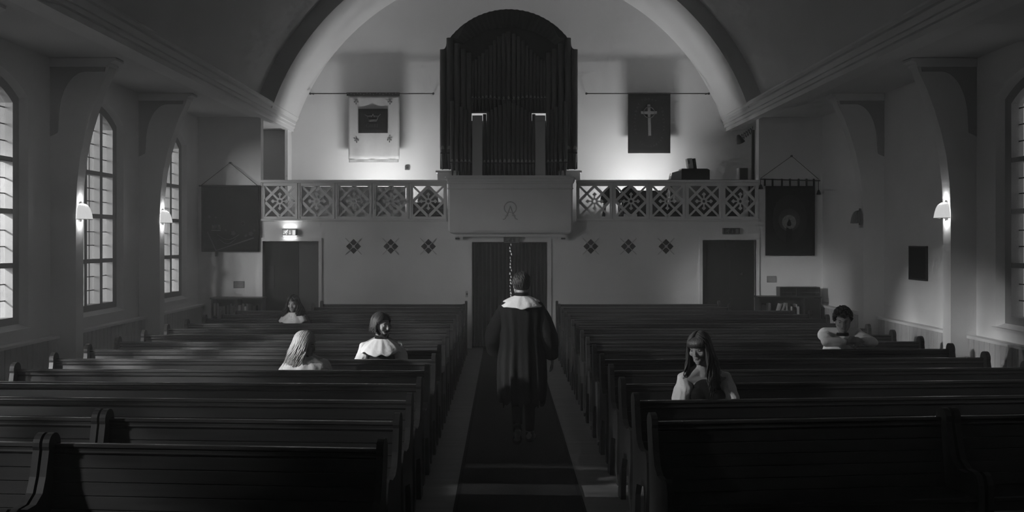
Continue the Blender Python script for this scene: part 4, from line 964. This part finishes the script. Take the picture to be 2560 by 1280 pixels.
def long_hair(T, length, n=420, seed=1, wave=0.012, front=0.058, bangs=False, arc_=(-200, 20), spread=1.0, thick=0.0075, sidefront=0.0, flip=0.0):
    g = random.Random(seed); mb = MB(); cap_of_hair(mb, T, front if not bangs else 0.045, -0.02, -0.09)
    rx, ry, rz = 0.090, 0.110, 0.104; c0 = V(0, -0.012, 0.036)
    def onto(q, k=1.0):
        d = q-c0; m_ = math.sqrt((d.x/rx)**2+(d.y/ry)**2+(d.z/rz)**2); return c0+d*(k/max(m_, 1e-6))
    for i in range(n):
        a = R(arc_[0]+(arc_[1]-arc_[0])*(i+g.random())/n); ca, sa = math.cos(a), math.sin(a); lay = g.uniform(0.98, 1.07)
        L = length*(g.uniform(0.62, 1.08) if g.random() < 0.6 else g.uniform(0.9, 1.08)); w_ = g.uniform(0, 6); clump = 6*math.sin(i*0.35)
        S = V(0.004*(1 if ca > 0 else -1)+0.002*g.uniform(-1, 1), max(-0.075, min(0.062, 0.09*sa+g.uniform(-0.02, 0.02))), 0.14)
        Eq = V(rx*ca, -0.012+ry*sa, 0.036); pts, rad = [], []
        for k in range(5):
            u = k/4; pts.append(onto(S.lerp(Eq, u*0.94+0.03), lay)); rad.append(thick*(0.6+0.4*min(1, u*2)))
        for k in range(1, 9):
            d = k/8; ww = wave*d*1.2
            q = V(rx*lay*(1.0+spread*0.42*d)*ca+ww*math.sin(w_*0.3+clump+d*8), -0.012+ry*lay*(1.0+spread*0.22*d)*sa+ww*math.cos(w_*0.3+clump+d*7)+sidefront*d*max(0, sa+0.6), 0.036-L*d)
            pts.append(q); rad.append(thick*(1.15 if d < 0.6 else 1.15-(d-0.6)*2.3+0.05))
        mb.tube([T @ q for q in pts], [max(0.001, r_) for r_ in rad], 5, 0.6)
    if flip:
        for i in range(60):
            v = i/59; y0 = 0.03+0.05*v
            sd_ = 1 if g.random() < 0.5 else -1
            S = V(0.003*sd_, 0.02+0.045*v, 0.14); E_ = V(sd_*(0.086-0.018*v), 0.02+0.05*v, 0.02+0.035*v)
            mb.tube([T @ onto(S.lerp(E_, u), 1.03+0.02*math.sin(PI*u)) for u in (0.02, 0.3, 0.55, 0.8, 1.0)], [thick*0.8, thick, thick, thick*0.8, 0.001], 5, 0.6)
    if bangs:
        for i in range(70):
            t = -1+2*i/69; x0 = 0.070*t; y1 = 0.090*math.sqrt(max(0.05, 1-(x0/0.090)**2))
            mb.tube([T @ V(x0*0.4, 0.0, 0.138), T @ V(x0*0.8, y1*0.74, 0.110), T @ V(x0, y1+0.010, 0.074), T @ V(x0*1.02, y1+0.013, 0.038+0.006*g.random())], [k_*g.uniform(0.6, 1.2) for k_ in (0.004, 0.005, 0.005, 0.002)], 5, 0.6)
    return mb
def curly_hair(T, seed, n=150, r=0.02):
    g = random.Random(seed); mb = MB(); cap_of_hair(mb, T, 0.062, -0.02, -0.08, 0.014)
    for i in range(n):
        ph = math.acos(g.uniform(-0.35, 1)); t = g.uniform(0, 2*PI); y_ = math.sin(ph)*math.sin(t); z_ = math.cos(ph)
        if y_ > 0.35 and z_ < 0.30: continue
        if y_ > 0.0 and z_ < -0.1: continue
        c = V(0.088*math.sin(ph)*math.cos(t), -0.012+0.110*y_, 0.040+0.108*z_); pts = []
        ax = g.uniform(0, 6)
        for k in range(7): pts.append(T @ (c+V(r*0.8*math.cos(ax+k*1.0), r*0.5*math.sin(ax*2+k), r*0.8*math.sin(ax+k*1.0))))
        mb.tube(pts, [0.006, 0.010, 0.012, 0.012, 0.011, 0.009, 0.003], 6)
    return mb
def short_hair(T, seed, n=620):
    g = random.Random(seed); mb = MB(); cap_of_hair(mb, T, 0.060, -0.01, -0.090, 0.010)
    for i in range(n):
        ph = math.acos(g.uniform(-0.55, 1.0)); t = g.uniform(0, 2*PI); y_ = math.sin(ph)*math.sin(t)
        if y_ > 0.3 and math.cos(ph) < 0.35: continue
        P = lambda p_, k=1.0: T @ V(0.087*k*math.sin(p_)*math.cos(t+0.15*(p_-ph)), -0.012+0.107*k*math.sin(p_)*math.sin(t+0.15*(p_-ph)), 0.036+0.101*k*math.cos(p_))
        mb.tube([P(ph), P(ph+0.12, 1.02), P(ph+0.26, 1.02), P(ph+0.40, 1.0)], [0.003, 0.0048, 0.004, 0.001], 5)
    return mb
def collar(neck, rin, rx, ry_f, ry_b, drop, pleats, amp, par, tilt=0.0, seed=3, dz=0.0, band=True):
    g = random.Random(seed); mb = MB(); nu, nv = 120, 12; n_ = Vector(neck); phs = [g.uniform(0, 6) for _ in range(4)]
    for jv in range(nv+1):
        t = jv/nv
        for k in range(nu):
            a = 2*PI*k/nu; ry = ry_f if math.sin(a) > 0 else ry_b; rx_ = rin+(rx-rin)*t; ry_ = rin+(ry-rin)*t
            hump = abs(math.cos(a))**1.5
            z_ = -drop*(t**1.25)*(1.0-0.42*hump)-0.03*hump*max(0, t-0.75)*4 + amp*t*math.sin(pleats*a+phs[0])+amp*0.6*t*math.sin(pleats*1.7*a+phs[1])
            o_ = 1+0.02*math.sin(pleats*a+phs[2])*t
            mb.v.append((n_.x+rx_*o_*math.cos(a), n_.y+ry_*o_*math.sin(a)+tilt*0, n_.z+dz+z_))
    for jv in range(nv):
        for k in range(nu): mb.f.append((jv*nu+k, jv*nu+(k+1) % nu, (jv+1)*nu+(k+1) % nu, (jv+1)*nu+k))
    o = sput('collar', mb, 'white', par); solid(o, 0.005)
    if band:
        b_ = MB(); prof = [(rin+0.004, -0.012), (rin+0.010, 0.0), (rin+0.008, 0.022), (rin, 0.032), (rin-0.004, 0.03), (rin-0.002, -0.01)]; b_.lathe(prof, 24, (n_.x, n_.y, n_.z+dz)); sput('neck_band', b_, 'black', par)
    return o
def wrinkled(mb, amp, fr, seed):
    g = random.Random(seed); a = [g.uniform(0, 6) for _ in range(6)]
    mb.v = [(x+amp*math.sin(z*fr+y*fr*0.7+a[0]), y+amp*math.sin(z*fr*0.9+x*fr*0.8+a[1]), z+amp*0.5*math.sin(x*fr+y*fr+a[2])) for x, y, z in mb.v]; return mb
def seated(name_label, x, y, face, head, J2=None, sc=1.0, female=False, hair=None, hairmat='brown', sleeves='white', dress=True, collar_p=None, beard=False, shirt=False, bare=False):
    r = thing('person', name_label, 'person', (x, y, 0), face)
    J = dict(pelvis=(0, 0, 0.58), chest=(0, 0.0, 0.86), neck=(0, 0.0, 1.03), shR=(0.158, 0, 0.940), shL=(-0.158, 0, 0.940), elR=(0.225, 0.06, 0.70), elL=(-0.225, 0.06, 0.70), wrR=(0.13, 0.27, 0.645), wrL=(-0.13, 0.27, 0.645),
             hipR=(0.09, 0.02, 0.575), hipL=(-0.09, 0.02, 0.575), knR=(0.10, 0.34, 0.55), knL=(-0.10, 0.34, 0.55), anR=(0.10, 0.30, 0.10), anL=(-0.10, 0.30, 0.10), toR=(0.11, 0.40, 0.035), toL=(-0.11, 0.40, 0.035))
    J['hands'] = dict(R=((-0.6, 0.7, -0.2), (0, 0.2, 1), 0.5), L=((0.6, 0.7, -0.2), (0, 0.2, 1), 0.5))
    if J2: J.update(J2)
    hc, yaw, pitch, roll = head; T = head_T(hc, yaw, pitch, roll, sc)
    b_ = put('body', build_body(J, T, female, sc), 'skin', r)
    add_eyes(r, T)
    j = {k: Vector(v) for k, v in J.items() if k != 'hands'}
    dm = MB()
    if not shirt:
        top = j['chest']+V(0, 0, 0.05 if not bare else -0.005)
        dm.ell(j['pelvis'], (0.18, 0.13, 0.13)); dm.cap(j['pelvis'], j['chest'], 0.14, 0.135); dm.ell(j['pelvis'].lerp(j['chest'], 0.5), (0.155, 0.12, 0.15)); dm.ell(j['chest']+V(0, 0, -0.01), (0.172, 0.124, 0.13 if not bare else 0.10))
        if female:
            for s in (-1, 1): dm.ell(j['chest']+V(s*0.07, 0.08, -0.015), (0.074, 0.063, 0.066))
        if not bare: dm.cap(j['shR']*0.9+j['shL']*0.1, j['shL']*0.9+j['shR']*0.1, 0.060, 0.060); [dm.cap(j['neck']-V(0, 0, 0.045), j['sh'+q_]-V(0, 0, 0.01), 0.048, 0.050) for q_ in 'RL']
    else:
        dm.ell(j['pelvis'], (0.18, 0.13, 0.13))
    for s_ in ('R', 'L'):
        dm.cap(j['hip'+s_], j['kn'+s_], 0.11, 0.085); dm.cap(j['kn'+s_], j['an'+s_]+V(0, 0, 0.05), 0.085, 0.085)
    put('dress' if not shirt else 'trousers', remesh(wrinkled(dm, 0.006, 22, 5), 'dress', 0.009, 3), 'black', r)
    if shirt:
        sm = MB(); sm.ell(j['chest'], (0.180, 0.130, 0.15)); sm.cap(j['pelvis'], j['chest'], 0.15, 0.14); sm.cap(j['shR'], j['shL'], 0.078, 0.078)
        for s_ in ('R', 'L'): sm.cap(j['neck']-V(0, 0, 0.035), j['sh'+s_], 0.055, 0.068)
        put('shirt', remesh(wrinkled(sm, 0.006, 26, 9), 'shirt', 0.008, 3), 'white', r)
    for s_ in ('R', 'L'):
        if sleeves:
            sm = MB(); a, e, w_ = j['sh'+s_], j['el'+s_], j['wr'+s_]; a2 = a
            pts = [a2, a.lerp(e, 0.3), a.lerp(e, 0.6), a.lerp(e, 0.85), e, e.lerp(w_, 0.3), e.lerp(w_, 0.6), e.lerp(w_, 0.9)]; rr = [0.064, 0.074, 0.077, 0.074, 0.068, 0.066, 0.064, 0.04] if not shirt else [0.062, 0.064, 0.060, 0.057, 0.056, 0.052, 0.047, 0.036]
            if bare: sm.cap(j['neck'].lerp(a, 0.70)-V(0, 0.01, 0.012), a, 0.058, 0.066)
            elif sleeves == 'white' and not shirt: sm.cap(j['neck'].lerp(a, 0.45)-V(0, 0, 0.022), a, 0.052, 0.064)
            for q in range(7): sm.cap(pts[q], pts[q+1], rr[q], rr[q+1])
            put('sleeve', remesh(wrinkled(sm, 0.009, 46, 11+ord(s_)), 'sleeve', 0.008, 3), sleeves, r)
    if bare:
        pass
    if hair: sput('hair', hair(T), hairmat, r)
    if beard:
        bm_ = MB(); bm_.ell(V(0, 0.042, -0.085), (0.055, 0.052, 0.035)); bm_.ell(V(0, 0.070, -0.095), (0.034, 0.026, 0.028)); bm_.tube([V(-0.034, 0.078, -0.055), V(-0.018, 0.095, -0.041), V(0, 0.099, -0.040), V(0.018, 0.095, -0.041), V(0.034, 0.078, -0.055)], [0.007, 0.008, 0.007, 0.008, 0.007], 8)
        for s in (-1, 1): bm_.cap(V(s*0.050, 0.03, -0.080), V(s*0.066, 0.0, -0.035), 0.017, 0.013)
        bm_.v = [tuple(T @ Vector(v)) for v in bm_.v]; put('beard', remesh(bm_, 'beard', 0.005, 2), 'darkhair', r)
    if collar_p: collar(par=r, **collar_p)
    return r
FC = PI        # facing the camera
# dark-haired woman at the rear left
seated('person with long dark hair and white collar sitting at the rear left', X(733, 15.22), 15.26, FC, ((0, 0.03, 1.145), R(-8), R(-6), 0), sc=0.94, female=True, sleeves='black',
       hair=lambda T: long_hair(T, 0.25, 520, 4, 0.032, arc_=(-222, 42), spread=1.35, thick=0.010, flip=1), hairmat='darkhair',
       collar_p=dict(neck=(0, 0.02, 1.035), rin=0.060, rx=0.215, ry_f=0.20, ry_b=0.17, drop=0.165, pleats=7, amp=0.006))
# blond woman turning away
seated('person with long blond hair in white collar and sleeves looking right', X(766, 10.02), 10.02, FC, ((0.0, 0.07, 1.085), R(78), R(-14), 0), sc=0.95, female=True, J2=dict(neck=(0, 0.03, 0.985), shR=(0.160, 0.02, 0.895), shL=(-0.160, 0.02, 0.895), chest=(0, 0.02, 0.82)),
       hair=lambda T: long_hair(T, 0.28, 760, 8, 0.016, arc_=(-215, 35), spread=0.95, thick=0.0058, flip=1), hairmat='blond',
       collar_p=dict(neck=(0, 0.05, 0.985), rin=0.058, rx=0.225, ry_f=0.20, ry_b=0.18, drop=0.15, pleats=6, amp=0.010, seed=6))
# bearded man looking to the right
seated('person with chin-length hair and beard in wide white collar looking right', X(955, 10.95), 10.93, FC, ((0.0, 0.03, 1.19), R(48), R(-4), 0), sc=1.0, J2=dict(neck=(0, 0.0, 1.055), shR=(0.168, 0, 0.960), shL=(-0.168, 0, 0.960), elR=(0.235, 0.05, 0.71), elL=(-0.235, 0.05, 0.71)),
       hair=lambda T: long_hair(T, 0.100, 560, 12, 0.010, front=0.062, arc_=(-200, 20), spread=0.28, thick=0.0058, flip=1), hairmat='brown', beard=True,
       collar_p=dict(neck=(0, 0.015, 1.062), rin=0.062, rx=0.225, ry_f=0.20, ry_b=0.18, drop=0.165, pleats=8, amp=0.010, seed=21))
# woman with a fringe, right of the aisle
seated('person with long hair and fringe in pale sleeves and dark bodice, right of the aisle', X(1763, 8.40), 8.42, FC, ((0.050, 0.05, 1.215), R(-34), R(-14), R(3)), sc=0.97, female=True, bare=True, J2=dict(neck=(0.01, 0.01, 1.07), shR=(0.155, 0, 0.965), shL=(-0.155, 0, 0.965), elR=(0.212, 0.08, 0.72), elL=(-0.212, 0.06, 0.72)),
       hair=lambda T: long_hair(T, 0.39, 700, 15, 0.016, bangs=True, arc_=(-214, 34), spread=0.75, thick=0.006, sidefront=0.06), hairmat='tawny')
# man leaning on the pew in front, right
seated('person with dark curly hair in white shirt leaning on the pew in front', X(2081, 11.98), 11.98, FC, ((0.0, 0.37, 1.185), R(-18), R(-16), 0), sc=1.0, shirt=True,
       J2=dict(pelvis=(0, 0.08, 0.58), chest=(0, 0.22, 0.85), neck=(0, 0.30, 1.03), shR=(0.175, 0.29, 1.03), shL=(-0.165, 0.29, 1.03), elR=(0.215, 0.50, 0.972), elL=(-0.285, 0.49, 0.962), wrR=(0.03, 0.60, 0.972), wrL=(-0.12, 0.60, 0.99),
               hipR=(0.09, 0.10, 0.575), hipL=(-0.09, 0.10, 0.575), hands=dict(R=((-1, 0.15, 0.15), (0.1, 0.8, 0.5), 0.8), L=((0.9, 0.35, 0.2), (0.0, 0.9, 0.4), 0.9))),
       hair=lambda T: curly_hair(T, 5), hairmat='darkhair',
       collar_p=dict(neck=(0, 0.325, 1.025), rin=0.068, rx=0.10, ry_f=0.10, ry_b=0.10, drop=0.03, pleats=4, amp=0.003))

# walking man seen from behind
yw = 10.85; xw = X(1304, yw)
r = thing('person', 'person in a long dark gown and white collar walking down the aisle, back turned', 'person', (xw, yw, 0.011), 0)
J = dict(pelvis=(0, 0, 0.93), chest=(0, 0.0, 1.24), neck=(0, 0.0, 1.43), shR=(0.158, 0, 1.360), shL=(-0.158, 0, 1.360), elR=(0.275, -0.03, 1.08), elL=(-0.27, 0.09, 1.09), wrR=(0.315, 0.06, 0.865), wrL=(-0.23, 0.27, 0.95),
         hipR=(0.09, 0, 0.89), hipL=(-0.09, 0, 0.89), knR=(0.085, 0.06, 0.49), knL=(-0.055, 0.0, 0.47), anR=(0.085, 0.02, 0.10), anL=(-0.045, -0.33, 0.225), toR=(0.10, 0.14, 0.038), toL=(-0.05, -0.235, 0.078))
J['hands'] = dict(R=((0.05, 0.15, -1), (1, 0.1, 0), 0.5), L=((0.1, 0.7, -0.5), (-1, 0, 0), 0.5))
T = head_T((0.0, 0.035, 1.595), R(2), R(-6), 0, 1.03)
put('body', build_body(J, T, False, 1.0), 'skin', r); add_eyes(r, T); sput('hair', short_hair(T, 3), 'brown', r)
g_ = random.Random(5); mb = MB(); nu, nv = 96, 30; ph = [g_.uniform(0, 6) for _ in range(5)]
prof = [(1.465, 0.075, 0.080), (1.450, 0.145, 0.092), (1.425, 0.205, 0.108), (1.37, 0.240, 0.125), (1.28, 0.235, 0.142), (1.15, 0.215, 0.15), (1.0, 0.215, 0.16), (0.85, 0.232, 0.175), (0.65, 0.235, 0.20), (0.5, 0.225, 0.21), (0.40, 0.21, 0.21)]
def pr(u):
    f_ = u*(len(prof)-1); i = min(int(f_), len(prof)-2); t = f_-i; return [prof[i][q]*(1-t)+prof[i+1][q]*t for q in range(3)]
for jv in range(nv+1):
    u = jv/nv; z_, rx, ry = pr(u)
    for k in range(nu):
        a = 2*PI*k/nu; am = 0.022*max(0, (u-0.25)/0.75); f_ = 1+am/0.2*(math.sin(11*a+ph[0]+u)+0.6*math.sin(17*a+ph[1]))
        zz = z_ + (0.0 if u < 0.93 else (0.025*math.sin(7*a+ph[2])+0.02*math.sin(19*a)))*((u-0.93)/0.07 if u > 0.93 else 0)
        mb.v.append((rx*f_*math.cos(a)+0.01*u, ry*f_*math.sin(a)-0.03*u, zz))
for jv in range(nv):
    for k in range(nu): mb.f.append((jv*nu+k, jv*nu+(k+1) % nu, (jv+1)*nu+(k+1) % nu, (jv+1)*nu+k))
solid(sput('gown', mb, 'gown', r), 0.006)
for s_ in ('R', 'L'):
    sg = 1 if s_ == 'R' else -1; a, e, w_ = Vector(J['sh'+s_])+V(sg*0.020, 0, 0.0), Vector(J['el'+s_]), Vector(J['wr'+s_])
    ctr = [a+V(-sg*0.06, 0, 0.01), a+V(-sg*0.01, 0, -0.005), a.lerp(e, 0.4), a.lerp(e, 0.8), e+V(0, 0, -0.02), e.lerp(w_, 0.35)+V(0, -0.01, -0.01), e.lerp(w_, 0.7)+V(0, -0.01, -0.015), e.lerp(w_, 0.95)+V(0, -0.01, -0.02)]
    rad = [0.064, 0.076, 0.090, 0.098, 0.098, 0.092, 0.082, 0.066] if s_ == 'R' else [0.064, 0.076, 0.092, 0.105, 0.118, 0.128, 0.135, 0.135]
    sm = MB(); sm.tube(ctr, rad, 28, caps=False); wrinkled(sm, 0.008, 30, 3+sg)
    o = sput('sleeve', sm, 'gown', r); solid(o, 0.005); o.modifiers.new('smooth', 'SUBSURF').levels = 1; o.modifiers['smooth'].render_levels = 1
st = MB()
for s_ in ('R', 'L'):
    st.cap(J['hip'+s_], J['kn'+s_], 0.092, 0.068); st.cap(J['kn'+s_], Vector(J['an'+s_])+V(0, 0, 0.03), 0.066, 0.050)
put('trousers', remesh(st, 'trousers', 0.01, 2), 'black', r)
def shoe(an, to, s_):
    a, t = Vector(an), Vector(to); f_ = (t-a); up = Vector((0, 0, 1)); d = f_.normalized()
    if s_ == 'R':
        mb = MB(); mb.ell((a.x+0.005, a.y-0.015, 0.045), (0.046, 0.06, 0.045)); mb.cap((a.x, a.y, 0.075), (t.x, t.y+0.04, 0.038), 0.047, 0.034); mb.ell((t.x, t.y, 0.032), (0.05, 0.085, 0.032))
        sl = MB(); sl.ell((t.x-0.005, t.y-0.02, 0.012), (0.052, 0.10, 0.012)); sl.ell((a.x, a.y-0.02, 0.014), (0.044, 0.06, 0.014))
        o = put('shoe', remesh(mb, 'shoe', 0.007, 2), 'shoe', r); put('shoe_sole', remesh(sl, 'shoe_sole', 0.006, 2), 'sole', o)
    else:      # trailing foot on its toes, sole turned to the back
        heel = a+V(0, -0.065, -0.005); ball = t+V(0, 0.0, -0.01); dd = (ball-heel).normalized(); nn = V(1, 0, 0).cross(dd).normalized()
        if nn.y > 0: nn = -nn
        rot = Matrix((V(1, 0, 0), dd, nn)).transposed(); c = (heel+ball)/2
        mb = MB(); mb.ell(heel+dd*0.05-nn*0.03, (0.043, 0.065, 0.045), rot); mb.cap(heel+dd*0.06-nn*0.03, ball-nn*0.02, 0.042, 0.032); mb.ell(ball-nn*0.018, (0.05, 0.08, 0.03), rot)
        sl = MB(); sl.ell(ball-dd*0.015+nn*0.012, (0.052, 0.105, 0.012), rot); sl.ell(heel+dd*0.04+nn*0.012, (0.044, 0.06, 0.013), rot); sl.ell(c+nn*0.008, (0.036, 0.09, 0.012), rot)
        o = put('shoe', remesh(mb, 'shoe', 0.007, 2), 'shoe', r); put('shoe_sole', remesh(sl, 'shoe_sole', 0.006, 2), 'sole', o)
shoe(J['anR'], J['toR'], 'R'); shoe(J['anL'], J['toL'], 'L')
collar((0, 0.005, 1.494), 0.060, 0.222, 0.165, 0.175, 0.125, 7, 0.0045, r, seed=17)
